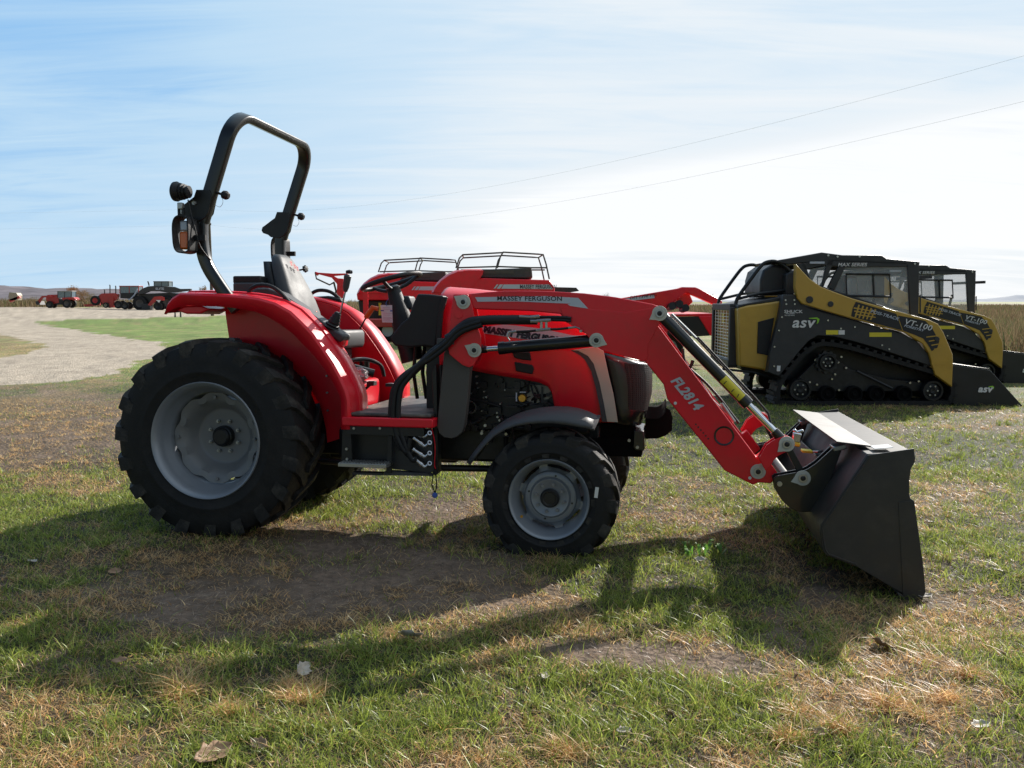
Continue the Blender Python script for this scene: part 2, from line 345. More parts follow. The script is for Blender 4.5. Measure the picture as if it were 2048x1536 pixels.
def cover(x, y):                       # green, straw, dirt, gravel, field weights
    g = 1.25 * (fbm(x * .9, y * .9, 21) - .5) * 2 + 1.1 * (fbm(x * 3.3, y * 3.3, 31) - .5) * 2 + .80 + 1.1 * (fbm(x * 8, y * 8, 35, 3) - .5) * 2
    s = 1.25 * (fbm(x * 1.1 + 9, y * 1.1, 41) - .5) * 2 + 1.3 * (fbm(x * 4, y * 4, 51) - .5) * 2 + .30 + 1.1 * (fbm(x * 9, y * 9, 55, 3) - .5) * 2
    d = .9 * (fbm(x * .8, y * .8 + 4, 61) - .5) * 2 + .9 * (fbm(x * 4.4, y * 4.4, 71) - .5) * 2 - .05
    for cx, cy, rx, ry, a, b, c in BLG:
        w = np.exp(-((x - cx) / rx) ** 2 - ((y - cy) / ry) ** 2); g = g + w * a; s = s + w * b; d = d + w * c
    jx = x + (fbm(x * .7, y * .7, 81) - .5) * .9 + (fbm(x * 4, y * 4, 85) - .5) * .35; jy = y + (fbm(x * .7, y * .7, 91) - .5) * 2.2 + (fbm(x * 4, y * 4, 95) - .5) * .5
    isl = inpoly(jx, jy, ISLE); rd = inpoly(jx, jy, ROAD) & ~isl
    st = inpoly(jx, jy, STRIP); fl = inpoly(jx, jy, FIELD) & ~rd
    g = np.where(st, g * .4 + .9, g); d = np.where(st, d * .5 - .5, d)
    g = np.where(isl, g * .5 - .1, g); s = np.where(isl, s * .5 + .7, s)
    lf = (x < -3.2) & (y > 6.5) & (y < 16) & ~rd                    # thin brown verge below the gravel bend
    g = np.where(lf, g - .45, g); d = np.where(lf, d + .15, d); s = np.where(lf, s + .45, s)
    return g, s, d, rd, fl
def softmax(g, s, d, k=3.2):
    m = np.maximum(np.maximum(g, s), d); a = np.exp(k * (g - m)); b = np.exp(k * (s - m)); c = np.exp(k * (d - m)); t = a + b + c; return a / t, b / t, c / t
def vmesh(name, V, Fc, m, col=None, nside=4):
    me = bpy.data.meshes.new(name); me.vertices.add(len(V)); me.vertices.foreach_set('co', np.asarray(V, np.float32).ravel())
    Fc = np.asarray(Fc, np.int32); k = Fc.shape[1]; me.loops.add(Fc.size); me.loops.foreach_set('vertex_index', Fc.ravel())
    me.polygons.add(len(Fc)); me.polygons.foreach_set('loop_start', np.arange(0, Fc.size, k, dtype=np.int32)); me.polygons.foreach_set('loop_total', np.full(len(Fc), k, np.int32))
    me.polygons.foreach_set('use_smooth', [True] * len(Fc)); me.update(calc_edges=True)
    if col is not None:
        a = me.color_attributes.new('Col', 'FLOAT_COLOR', 'POINT'); c = np.ones((len(V), 4), np.float32); c[:, :3] = col; a.data.foreach_set('color', c.ravel())
    me.materials.append(m); o = bpy.data.objects.new(name, me); S.collection.objects.link(o); return o
# polar grid round the viewpoint
angs = np.radians(np.concatenate([np.arange(-52, 52.01, .22), np.arange(57, 305, 6)]))
rad = [.35]
while rad[-1] < 9000: rad.append(rad[-1] * (1.0125 if rad[-1] < 60 else 1.09) + .01)
rad = np.array(rad); A_, R_ = np.meshgrid(angs, rad); GX = R_ * np.sin(A_); GY = R_ * np.cos(A_)
GZ = gh(GX, GY); g, s, d, rd, fl = cover(GX, GY); wg, ws, wd = softmax(g, s, d, 2.4)
def mixc(*p): return sum(w[..., None] * np.array(c) for w, c in p)
fn = fbm(GX * 22, GY * 22, 5, 3)[..., None]
soil = mixc((wg, (.022, .024, .012)), (ws, (.075, .052, .030)), (wd, (.175, .122, .086)))  # soil under green turf near black: shade between blades put into its colour
soil = soil * (.75 + .5 * fn)
far = sst(9, 24, np.hypot(GX, GY))[..., None]                       # beyond the modelled blades the turf itself carries its colour
turf = mixc((wg, (.15, .215, .05)), (ws, (.27, .20, .10)), (wd, (.24, .175, .125))) * (.8 + .4 * fn) * (.55 + .9 * fbm(GX * 1.6, GY * .9, 207, 4)[..., None])
soil = soil * (1 - far) + turf * far
grav = np.array((.39, .325, .25)) * (.72 + .56 * fbm(GX * 2.2, GY * 2.2, 15, 5)[..., None] + .5 * (fbm(GX * 9, GY * 5, 19, 3)[..., None] - .5))
fld = np.array((.22, .165, .10)) * (.7 + .6 * fn)
colr = np.where(rd[..., None], grav, np.where(fl[..., None], fld, soil))
GZ = GZ + np.where(rd, (fbm(GX * 16, GY * 16, 25, 3) - .5) * .03, 0) * sst(40, 15, R_)
nr_, na_ = GX.shape; idx = np.arange(nr_ * na_).reshape(nr_, na_); nx = np.roll(idx, -1, axis=1)
Fq = np.stack([idx[:-1], nx[:-1], nx[1:], idx[1:]], -1).reshape(-1, 4)
gm = bpy.data.materials.new('turf_soil'); gm.use_nodes = True; t = gm.node_tree; b_ = t.nodes['Principled BSDF']; K = t.links.new
vc = t.nodes.new('ShaderNodeVertexColor'); vc.layer_name = 'Col'; tc_ = t.nodes.new('ShaderNodeTexCoord')
na = t.nodes.new('ShaderNodeTexNoise'); K(tc_.outputs['Object'], na.inputs[0]); na.inputs['Scale'].default_value = 14; na.inputs['Detail'].default_value = 9; na.inputs['Roughness'].default_value = .75
nb = t.nodes.new('ShaderNodeTexVoronoi'); K(tc_.outputs['Object'], nb.inputs[0]); nb.inputs['Scale'].default_value = 28
mr = t.nodes.new('ShaderNodeMapRange'); K(na.outputs[0], mr.inputs[0]); mr.inputs[1].default_value = .3; mr.inputs[2].default_value = .7; mr.inputs[3].default_value = .5; mr.inputs[4].default_value = 1.55
vm = t.nodes.new('ShaderNodeVectorMath'); vm.operation = 'SCALE'; K(vc.outputs[0], vm.inputs[0]); K(mr.outputs[0], vm.inputs['Scale']); K(vm.outputs[0], b_.inputs['Base Color'])
ad = t.nodes.new('ShaderNodeMath'); ad.operation = 'ADD'; K(na.outputs[0], ad.inputs[0]); K(nb.outputs['Distance'], ad.inputs[1])
bp = t.nodes.new('ShaderNodeBump'); bp.inputs['Strength'].default_value = .8; bp.inputs['Distance'].default_value = .02; K(ad.outputs[0], bp.inputs['Height']); K(bp.outputs[0], b_.inputs['Normal'])
b_.inputs['Roughness'].default_value = .85; b_.inputs['Specular IOR Level'].default_value = .25
tag(vmesh('ground', np.stack([GX, GY, GZ], -1).reshape(-1, 3), Fq, gm, colr.reshape(-1, 3)), kind='structure')

# ------------------------------------------------------------------ blades of turf (one object of stuff)
def leafmat(name, trl=.5, rough=.45, spec=.4, boost=1.7):
    m = bpy.data.materials.new(name); m.use_nodes = True; t = m.node_tree; b = t.nodes['Principled BSDF']; o = t.nodes['Material Output']; K = t.links.new
    c = t.nodes.new('ShaderNodeVertexColor'); c.layer_name = 'Col'; K(c.outputs[0], b.inputs['Base Color']); b.inputs['Roughness'].default_value = rough; b.inputs['Specular IOR Level'].default_value = spec
    tr = t.nodes.new('ShaderNodeBsdfTranslucent'); sc = t.nodes.new('ShaderNodeVectorMath'); sc.operation = 'SCALE'; sc.inputs['Scale'].default_value = boost; K(c.outputs[0], sc.inputs[0]); K(sc.outputs[0], tr.inputs[0])
    mx = t.nodes.new('ShaderNodeMixShader'); mx.inputs[0].default_value = trl; K(b.outputs[0], mx.inputs[1]); K(tr.outputs[0], mx.inputs[2]); K(mx.outputs[0], o.inputs[0]); MATS[name] = m; return m
leafmat('blade_leaf', .38, .42, .45); leafmat('stalk_leaf', .3, .7, .15, 1.0)
def blades(name, X, Y, H, Wd, lean, col, m='blade_leaf', seg=3, zoff=-.006):
    n = len(X); Zb = gh(X, Y) + zoff; az = rng.uniform(0, 2 * PI, n); fa = rng.uniform(0, 2 * PI, n)
    dxy = np.stack([np.cos(az), np.sin(az)], 1); sd = np.stack([np.cos(fa), np.sin(fa)], 1); V = np.zeros((n, 2 * seg + 1, 3))
    for k in range(seg + 1):
        t = k / seg; px = X + dxy[:, 0] * lean * H * t ** 1.8; py = Y + dxy[:, 1] * lean * H * t ** 1.8; pz = Zb + H * t * (1 - .35 * np.clip(lean, 0, 1.4) * t * .7)
        if k < seg:
            w = Wd * (1 - .55 * t ** 1.5) / 2
            V[:, 2 * k] = np.stack([px - sd[:, 0] * w, py - sd[:, 1] * w, pz], 1); V[:, 2 * k + 1] = np.stack([px + sd[:, 0] * w, py + sd[:, 1] * w, pz], 1)
        else: V[:, 2 * k] = np.stack([px, py, pz], 1)
    nv = 2 * seg + 1; base = (np.arange(n) * nv)[:, None]; F3 = []
    for k in range(seg - 1):
        a = 2 * k; F3 += [[a, a + 1, a + 3], [a, a + 3, a + 2]]
    a = 2 * seg - 2; F3 += [[a, a + 1, a + 2]]
    Fc = (base[:, :, None] + np.array(F3)[None]).reshape(-1, 3)
    C = np.repeat(col[:, None, :], nv, 1).reshape(-1, 3)
    return vmesh(name, V.reshape(-1, 3), Fc, M_(m), C)
def scatter(n, y0, y1, half=.66, pw=1.):
    y = y0 + (y1 - y0) * rng.uniform(0, 1, n) ** pw; x = rng.uniform(-1, 1, n) * (y * half + .5); return x, y
XS = []; 
for n, y0, y1, pw in ((190000, 1.2, 4.2, .9), (185000, 4.2, 7.5, .9), (105000, 7.5, 13, .9), (110000, 13, 30, .85)):
    x, y = scatter(int(n * DENS), y0, y1, .80, pw); XS.append((x, y))
X = np.concatenate([a for a, b in XS]); Y = np.concatenate([b for a, b in XS])
# extra tufts: many blades springing from one spot
tx, ty = scatter(int(5200 * DENS), 2.2, 12, .66, 1.1); tn = rng.integers(12, 34, len(tx)); X2 = np.repeat(tx, tn); Y2 = np.repeat(ty, tn)
X2 = X2 + rng.normal(0, .016, len(X2)); Y2 = Y2 + rng.normal(0, .016, len(Y2)); tuft = np.concatenate([np.zeros(len(X)), np.ones(len(X2))]); X = np.concatenate([X, X2]); Y = np.concatenate([Y, Y2])
g, s, d, rd, fl = cover(X, Y); wg, ws, wd = softmax(g, s, d, 2.2)
keep = (~rd) & (rng.uniform(0, 1, len(X)) < np.clip(wg * 1.1 + ws * .85 + wd * .38, 0, 1)) & ~((tuft > 0) & (wd > .55))
X, Y, wg, ws, wd, tuft = X[keep], Y[keep], wg[keep], ws[keep], wd[keep], tuft[keep]
TU = []
for tu, tv, tr_ in ((600, 1398, .05), (578, 1372, .03), (628, 1380, .035), (365, 1388, .045), (345, 1372, .03), (455, 1425, .035), (1600, 1430, .05), (1670, 1458, .04), (1580, 1478, .04), (1770, 1410, .04), (1890, 1400, .045), (1120, 1505, .045), (1935, 1350, .04)):
    c = gpx(tu, tv); m_ = int(420 * tr_ / .05); TU.append(np.stack([rng.normal(c.x, tr_ * .7, m_), rng.normal(c.y, tr_ * .5, m_)], 1))
TU = np.concatenate(TU); nT = len(TU); X = np.concatenate([X, TU[:, 0]]); Y = np.concatenate([Y, TU[:, 1]]); one = np.ones(nT)
wg = np.concatenate([wg, one * .04]); ws = np.concatenate([ws, one * .96]); wd = np.concatenate([wd, one * 0]); tuft = np.concatenate([tuft, one * 1.6])
n = len(X); u = rng.uniform(0, 1, n); kind = np.where(u < wg, 0, np.where(u < wg + ws, 1, 2)); kind = np.where((kind == 0) & (rng.uniform(0, 1, n) < .13), 1, kind); r1 = rng.uniform(0, 1, (n, 1))
cg = np.array((.088, .120, .018)) * (1 - r1) + np.array((.26, .30, .062)) * r1
cs_ = np.array((.38, .20, .07)) * (1 - r1) + np.array((.56, .42, .22)) * r1
cdd = np.array((.13, .095, .07)) * (1 - r1) + np.array((.33, .27, .21)) * r1
col = np.where((kind == 0)[:, None], cg, np.where((kind == 1)[:, None], cs_, cdd)) * rng.uniform(.8, 1.65, (n, 1))
H = np.where(kind == 0, rng.gamma(6, .0072, n), np.where(kind == 1, rng.gamma(6, .0052, n), rng.gamma(5, .0036, n))) * (1 + .35 * tuft) * (.35 + .75 * fbm(X * 1.5, Y * 1.5, 77) + .75 * fbm(X * 6, Y * 6, 79, 2))
H = np.clip(H * .82, .012, .13); Wd = rng.uniform(.0022, .0046, n) * (1 + .05 * np.clip(Y - 3, 0, 20)) * np.where(kind == 0, 1.1, .9)
lean = np.where(kind == 0, rng.uniform(.2, 1.3, n), rng.uniform(.5, 2.2, n))
tag(blades('grass', X, Y, H, Wd, lean, col), kind='stuff')
# ================================================================== the red compact tractor with its loader
Q1 = (320, 350, 9.033); Q2 = (680, 500, 6.982); Q3 = (900, 700, 7.678); Q4 = (1180, 680, 5.483); Q5 = (1540, 800, 6.4); Q6 = (540, 420, 7.68); Q7 = (960, 610, 7.314)
YV = Vector((0, 1, 0))
def T(pts, y, Z=None): return TF.xz(pts, y, Z)
def T1(u, v, y, Z=None): return TF.xz([(u, v)], y, Z)[0]
tr = thing('compact_tractor', 'large red compact tractor in the foreground, black loader bucket lowered onto the grass', 'tractor', TF.matrix())

def tyre(parent, c, w, R, r, n, lh, s=-1, far=False, seg=96, dphi=.26, lw=.075):
    c = Vector(c); b = B(); h = w / 2
    prof = [(r, -h * .80), (r + .010, -h * .86), (r + .016, -h * .93), (r + .024, -h * .92), (r + .028, -h * .955), (r + .040, -h * .965), (r + (R - r) * .28, -h * 1.0), (r + (R - r) * .30, -h * 1.012), (r + (R - r) * .33, -h * 1.012), (r + (R - r) * .35, -h * 1.0), (r + (R - r) * .52, -h * 1.02), (r + (R - r) * .74, -h * .97), (R - lh - .008, -h * .88), (R - lh + .002, -h * .68), (R - lh + .006, 0)]
    prof = prof + [(a, -q) for a, q in prof[-2::-1]]
    b.lathe(c, YV, prof, seg)
    t = b.obj('tyre', 'rubber', parent, ang=50)
    lb = B(); u = YV.orthogonal().normalized(); wv = YV.cross(u)
    for sg in (-1, 1):
        for i in range(n):
            ph0 = 2 * PI * (i + (.5 if sg > 0 else 0)) / n; o = len(lb.v); st = []
            # stations from the shoulder wrap to just past the centre line: (axial, base radius, top radius, phase, half width)
            for a, rb, rt, pp, hw in ((h * .98, R - lh - .13, R - lh - .09, -.03, lw * .42), (h * .995, R - lh - .07, R - lh - .035, -.01, lw * .52), (h * .965, R - lh - .03, R - .012, .01, lw * .56), (h * .80, R - lh - .02, R, .05, lw * .5),
                                      (h * .55, R - lh - .006, R + .002, .42 * dphi, lw * .42), (h * .28, R - lh - .006, R + .003, .72 * dphi, lw * .38), (-h * .06, R - lh - .004, R + .003, dphi, lw * .36)):
                for q, ww in ((rb, 1.12), (rb, -1.12), (rt, -1.), (rt, 1.)):
                    an = ph0 + pp + ww * hw / R; lb.v.append(c + YV * (a * sg) + (u * math.cos(an) + wv * math.sin(an)) * q)
            for k in range(6):
                for q in range(4): lb.f.append([o + k * 4 + q, o + k * 4 + (q + 1) % 4, o + k * 4 + 4 + (q + 1) % 4, o + k * 4 + 4 + q])
            lb.f += [[o, o + 1, o + 2, o + 3][::-1], [o + 24, o + 25, o + 26, o + 27]]
    lb.obj('tread', 'rubber_lug', t, bevel=.002, seg=1)
    return t
def rwheel(s):                         # s=-1 near side
    c = Vector((0, s * .54, .614)); t = tyre(tr, c, .42, .632, .335, 19, .026, s)
    o = s * .205
    b = B(); f = lambda r, a: (r, a * s)
    b.lathe(c, YV, [f(.336, .165), f(.362, .190), f(.368, .203), f(.363, .211), f(.352, .206), f(.338, .178), f(.326, .155), f(.322, .12), f(.300, .10), f(.294, .05), f(.290, -.06), f(.300, -.10), f(.322, -.12), f(.335, -.17), f(.36, -.20), f(.366, -.205), f(.345, -.16), f(.33, -.13), f(.31, -.10), f(.30, 0), f(.31, .11), f(.33, .13)], 96, closed=True)
    b.obj('rim', 'rim_silver', t, ang=50)
    b = B(); wob = lambda i, a: (.010 * math.cos(8 * a) - .004 * math.cos(16 * a)) * (1 if 6 <= i <= 9 else 0)
    b.lathe(c, YV, [f(.0, -.045), f(.165, -.045), f(.176, -.043), f(.184, -.036), f(.205, .0), f(.232, .040), f(.246, .056), f(.284, .062), f(.286, .056), f(.246, .046), f(.18, -.05), f(0, -.055)], 128, wob)
    b.obj('wheel_disc', 'disc_grey', t, ang=40)
    b = B(); b.lathe(c, YV, [f(0, .02), f(.045, .02), f(.055, .012), f(.058, 0), f(.066, -.004), f(.068, -.02), f(.068, -.05)], 40); b.obj('hub', 'black_satin', t)
    for k in range(8):
        a = 2 * PI * (k + .5) / 8; u = YV.orthogonal().normalized(); w = YV.cross(u); d = u * math.cos(a) + w * math.sin(a); p = c + d * .103
        b = B(); b.cyl(p - YV * .045 * s, p - YV * .028 * s, .0125, 6); b.cyl(p - YV * .03 * s, p - YV * .016 * s, .007, 10); b.obj('wheel_nut', 'zinc', t, ang=30)
        if k % 2 == 0:
            a += PI / 8; d = u * math.cos(a) + w * math.sin(a); p = c + d * .262 + YV * .068 * s
            b = B(); b.cyl(p - YV * .008, p + YV * .008, .011, 6); b.obj('rim_bolt', 'disc_grey', t, ang=30)
def fwheel(s):
    c = Vector((2.149, s * .60, .335)); t = tyre(tr, c, .285, .397, .222, 15, .024, s, seg=80, dphi=.34, lw=.07); f = lambda r, a: (r, a * s)
    b = B(); b.lathe(c, YV, [f(.222, .10), f(.232, .125), f(.237, .136), f(.233, .142), f(.224, .138), f(.216, .115), f(.205, .09), f(.195, .04), f(.188, .02), f(.188, -.06), f(.21, -.10), f(.235, -.135), f(.215, -.09), f(.20, -.06), f(.20, .0), f(.215, .09)], 80, closed=True)
    b.obj('rim', 'rim_silver', t, ang=50)
    b = B(); wob = lambda i, a: (.008 * math.cos(6 * a) + .003 * math.cos(12 * a)) * (1 if i >= 9 else 0)
    b.lathe(c, YV, [f(0, .075), f(.098, .075), f(.103, .078), f(.110, .078), f(.115, .070), f(.122, .060), f(.140, .060), f(.150, .055), f(.156, .038), f(.172, .030), f(.176, .022), f(.15, .01), f(0, .02)], 96, wob)
    for k in range(6):
        a = 2 * PI * k / 6; u = YV.orthogonal().normalized(); w = YV.cross(u); d = u * math.cos(a) + w * math.sin(a)
        b.bar(c + YV * .026 * s + d * .165, c + YV * .026 * s + d * .20, .05, .01, YV)
    b.obj('wheel_disc', 'rim_silver', t, ang=40)
    b = B(); b.lathe(c, YV, [f(0, .098), f(.035, .098), f(.040, .104), f(.046, .104), f(.050, .096), f(.056, .09), f(.056, .06)], 36); b.obj('hub', 'black_satin', t)
    for k in range(8):
        a = 2 * PI * (k + .3) / 8; u = YV.orthogonal().normalized(); w = YV.cross(u); d = u * math.cos(a) + w * math.sin(a)
        p = c + d * .082; b = B(); b.cyl(p + YV * .07 * s, p + YV * .089 * s, .0105, 6); b.obj('wheel_nut', 'disc_grey', t, ang=30)
        if k % 2:
            p = c + d * .131; b = B(); b.cyl(p + YV * .055 * s, p + YV * .0625 * s, .006, 10); b.obj('disc_hole', 'black_satin', t)
    if s < 0:
        q = T1(1193, 985, -.749); b = B(); b.box(q, (.020, .002, .062), Matrix.Rotation(.12, 3, 'Y')); b.obj('size_label', 'decal_white', t)
        q = T1(455, 1107, -.728, Z5); b = B(); b.cyl(q, q - YV * .014, .008, 12); b.obj('valve_cap', 'brass', t)
for s in (-1, 1): rwheel(s); fwheel(s)

# ---------------- rear fenders: vertical wall, arched top and outer lip
FT = [(332, 626, 332, 629), (336, 606, 338, 623), (344, 596, 352, 615), (359, 587, 375, 611), (394, 587.5, 400, 612), (431, 589, 431, 612.7), (462.5, 590.6, 462, 615), (491, 593, 488, 619), (518.8, 597, 512, 624), (550, 606, 536, 634), (581, 623, 562, 650), (604, 645, 585, 667),
      (625, 667, 605, 688), (647, 698, 628, 712), (666, 727, 645, 733), (682, 757, 663, 760), (693, 781, 677, 786), (698, 800, 682, 800), (699, 830, 682, 830), (699, 859, 682, 859)]
top = [T1(a, b, -.62) for a, b, c, d in FT]; bot = [T1(c, d, -.62) for a, b, c, d in FT]
wall_in = T([(425, 612), (433, 668), (470, 690), (560, 710), (620, 770), (645, 850), (650, 900), (690, 900), (699, 859)], -.32)
for s in (-1, 1):
    S_ = lambda p, y: Vector((p.x, y * -s if s > 0 else y, p.z))
    b = B(); secs = []
    for i in range(len(top)):
        p, q = top[i], bot[i]
        nrm = (p - q); nrm = nrm.normalized() if nrm.length > .01 else Vector((.8, 0, .5))
        secs.append([S_(q, -.615), S_(p - nrm * .012, -.622), S_(p, -.612), S_(p + nrm * .004, -.56), S_(p + nrm * .012, -.49), S_(p + nrm * .022, -.485), S_(p + nrm * .026, -.46), S_(p + nrm * .02, -.42), S_(p + nrm * .006, -.32)])
    fd = b.loft(secs, closed=False).obj('rear_fender', 'red_paint', tr, ang=32, solid=.006)
    # inner wall
    k0 = 4; pts = [Vector((p.x, 0, p.z)) for p in top[k0:]]
    wl = [pts[0]] + pts[1:] + [Vector((.90, 0, .62)), Vector((.80, 0, .62))]
    arc = [Vector((.78 * math.cos(a), 0, .614 + .70 * math.sin(a))) for a in np.linspace(.02, 1.62, 14)]
    arc = [Vector((min(q.x, .80), 0, q.z)) for q in arc]
    low = [Vector((.62 * math.cos(a), 0, .56 + .62 * math.sin(a))) for a in np.linspace(.0, 1.66, 12)]
    b = B(); b.prism([Vector((q.x, -.30 if s < 0 else .30, q.z)) for q in wl + low], (0, -.006 * s * -1 if s > 0 else -.006, 0)); b.obj('fender_wall', 'red_paint', fd)
    # rear extension underside carrying the lamp
    b = B(); e = T([(352, 621), (372, 628), (400, 628), (418, 618), (400, 611), (370, 612)], -.60); b.prism([Vector((q.x, -.60 if s < 0 else .35, q.z)) for q in e], (0, .25, 0)); b.obj('tail_lamp', 'red_paint', fd, bevel=.01)
    # platform-side panel (the second ridge)
    rid = [T1(a, b_, -.47) for a, b_ in ((617, 655), (638, 664), (656, 679.5), (677, 711), (696, 738), (708, 760), (716, 790), (719, 834), (719, 850))]
    b = B(); secs = []
    for i, p in enumerate(rid):
        c = Vector((.25, 0, .60)); n_ = (Vector((p.x, 0, p.z)) - c).normalized()
        secs.append([S_(p - n_ * .09, -.475), S_(p - n_ * .015, -.482), S_(p, -.468), S_(p + n_ * .004, -.44), S_(p - n_ * .006, -.40), S_(p - n_ * .03, -.33)])
    b.loft(secs, closed=False).obj('fender_ridge', 'red_paint', fd, ang=60, solid=.005)
for q in ((1140, 400), (1235, 545), (1237, 640), (1240, 742)):
    p = T1(q[0], q[1], -.31, Z2); b = B(); b.cyl(p, p - YV * .012, .007, 8); b.obj('fender_bolt', 'zinc', tr)

# ---------------- roll bar
Nn = Vector((.942, 0, -.336)); Dd = Vector((.336, 0, .942)); Yp = .56
base = Vector((-.095, 0, 2.03))
def hp(y, h): return Vector((base.x, 0, base.z)) + Dd * h + YV * y
HT = (2.665 - .012 - base.z) / .942; Rr = .17; path = [hp(-Yp, -.05), hp(-Yp, .1), hp(-Yp, .3), hp(-Yp, HT - Rr)]
for a in np.linspace(0, PI / 2, 9)[1:]: path.append(hp(-Yp + Rr - Rr * math.cos(a), HT - Rr + Rr * math.sin(a)))
path += [Vector((q.x, -q.y, q.z)) for q in path[::-1]]
def rr(w, h, r=.01, n=3):
    P = []
    for cx, cy, a0 in ((w / 2 - r, h / 2 - r, 0), (-w / 2 + r, h / 2 - r, PI / 2), (-w / 2 + r, -h / 2 + r, PI), (w / 2 - r, -h / 2 + r, 1.5 * PI)):
        for k in range(n): a = a0 + PI / 2 * k / (n - 1); P.append((cx + r * math.cos(a), cy + r * math.sin(a)))
    return P
b = B(); b.sweep(path, rr(.088, .052), Nn); hoop = b.obj('roll_bar_hoop', 'black_paint', tr, ang=50)
lowp = T([(407, 425), (407, 450), (407, 475), (409, 495), (414, 518), (424, 541), (440, 566), (455, 588), (478, 620)], -.5)
for s in (-1, 1):
    pp = smooth([Vector((q.x, s * Yp, q.z)) for q in lowp], 3); b = B()
    sd = [Vector((pp[min(i + 1, len(pp) - 1)] - pp[max(i - 1, 0)])).normalized().cross(YV) for i in range(len(pp))]
    b.sweep(pp, rr(.078, .05), sd); post = b.obj('roll_bar_post', 'black_paint', tr, ang=50)
    pl = T([(700, 420), (620, 480), (520, 560), (440, 620), (420, 690), (450, 745), (560, 785), (620, 835), (780, 855), (895, 800), (960, 700), (1025, 400), (975, 290), (745, 290)], -.5, Q1)
    b = B(); b.prism([Vector((q.x, s * (Yp + .034), q.z)) for q in pl], (0, -s * .007, 0)); b.prism([Vector((q.x, s * (Yp - .034), q.z)) for q in pl], (0, s * .007, 0)); b.obj('hinge_bracket', 'black_satin', post, bevel=.002)
    for q in ((495, 690, .013), (720, 530, .014)):
        p = T1(q[0], q[1], -.5, Q1); p = Vector((p.x, s * (Yp + .034), p.z)); b = B(); b.cyl(p, p + YV * s * .014, q[2], 6); b.cyl(p - YV * s * .05, p + YV * s * .02, q[2] * .5, 10); b.obj('hinge_bolt', 'zinc', post)
    p = T1(960, 300, -.5, Q1); p = Vector((p.x, s * Yp, p.z)); e = p + Vector((.075, 0, -.022)); b = B(); b.cyl(p, e, .008, 10)
    b.tube([e, e + Vector((.004, 0, -.001)), e + Vector((.03, 0, -.008)), e + Vector((.046, 0, -.013))], [.012, .026, .030, .02], 7); b.obj('locking_knob', 'black_plastic', post, bevel=.004)
    lp = [p + Vector((.07, 0, -.03)), p + Vector((.08, 0, -.07)), p + Vector((.06, 0, -.10)), p + Vector((.03, 0, -.09))]; B().tube(smooth(lp), .0015, 5).obj('lanyard', 'steel', post)
    # warning lamp inside a strap loop
    c = T1(305, 1050, -.72, Q1); c.y = s * .665; b = B(); ring = [(c + Vector((x, 0, z))) for x, z in smooth2([(-.052, .06), (-.035, .095), (0, .106), (.035, .095), (.05, .07), (.05, -.07), (.042, -.10), (0, -.108), (-.03, -.10), (-.048, -.07), (-.054, 0)], 3, True)]
    ring = [Vector((q.x, q.y, q.z + (q.z - c.z) * .06)) for q in ring]
    b.sweep(ring, [(-.052, -.004), (.052, -.004), (.052, .004), (-.052, .004)], YV, closed=True)
    b.box(c + Vector((.085, -s * .02, -.02)), (.09, .02, .035)); b.bar(c + Vector((.05, -s * .03, -.085)), Vector((-.14, s * Yp, c.z - .085)), .01, .008)
    lamp = b.obj('lamp_guard', 'black_plastic', post, ang=45)
    B().box(c + Vector((.004, 0, -.038)), (.062, .05, .11)).obj('amber_lens', 'amber', post, bevel=.012)
    B().box(c + Vector((.004, 0, .052)), (.056, .046, .065)).obj('clear_lens', 'decal_silver', post, bevel=.01)
    if s < 0:
        w = T1(270, 275, -.69, Q1); w.y = -.665
        b = B(); b.lathe(w, (1, 0, -.05), [(0, -.045), (.050, -.045), (.060, -.038), (.062, -.022), (.056, -.012), (.053, .004), (.046, .006), (.046, .014), (.050, .014), (.050, .022), (.040, .024), (.04, .032), (.044, .032), (.044, .040), (.034, .042), (.034, .052), (.038, .052), (.038, .06), (0, .062)], 28)
        b.obj('work_light', 'black_plastic', post, ang=30)
        B().box(w + Vector((.0, 0, -.088)), (.034, .03, .04)).obj('lamp_bracket', 'zinc', post, bevel=.004)
        b = B(); b.bar(w + Vector((-.014, 0, -.10)), w + Vector((-.014, 0, -.16)), .012, .012); b.bar(w + Vector((.016, 0, -.10)), w + Vector((.016, 0, -.16)), .012, .012); b.obj('lamp_stem', 'black_satin', post)
        B().tube(smooth([w + Vector((.05, 0, -.05)), w + Vector((.065, 0, -.12)), w + Vector((.09, 0, -.22)), w + Vector((.115, .02, -.34)), w + Vector((.15, .08, -.42))]), .0045, 6).obj('lamp_wire', 'black_plastic', post)

for o_ in [hoop] + [c for c in tr.children if c.name.startswith('roll_bar_post')]: o_.location.y += .035
# ---------------- seat
def rrect(cx, cy, hx, hy, z, r, n=4, dx=0.):
    P = []
    for sx, sy, a0 in ((1, 1, 0), (-1, 1, PI / 2), (-1, -1, PI), (1, -1, 1.5 * PI)):
        for k in range(n): a = a0 + PI / 2 * k / (n - 1); P.append(Vector((cx + sx * (hx - r) + r * math.cos(a), cy + sy * (hy - r) + r * math.sin(a), z)))
    return P
b = B(); secs = []
for x, z, hy, hx in ((.355, 1.33, .19, .05), (.315, 1.42, .215, .06), (.285, 1.50, .21, .06), (.255, 1.58, .19, .055), (.225, 1.66, .16, .05), (.198, 1.73, .135, .045), (.175, 1.785, .105, .036), (.165, 1.81, .065, .02)):
    secs.append(rrect(x, 0, hx, hy, z, min(hx, hy) * .8, 5))
bk = b.loft(secs).obj('backrest', 'vinyl_light', tr, ang=70)
b = B(); secs = []
for x, z, hy, hx in ((.33, 1.36, .19, .03), (.26, 1.46, .20, .04), (.225, 1.56, .18, .04), (.19, 1.66, .15, .035), (.155, 1.76, .10, .03)): secs.append(rrect(x - .045, 0, hx, hy, z, min(hx, hy) * .7, 4))
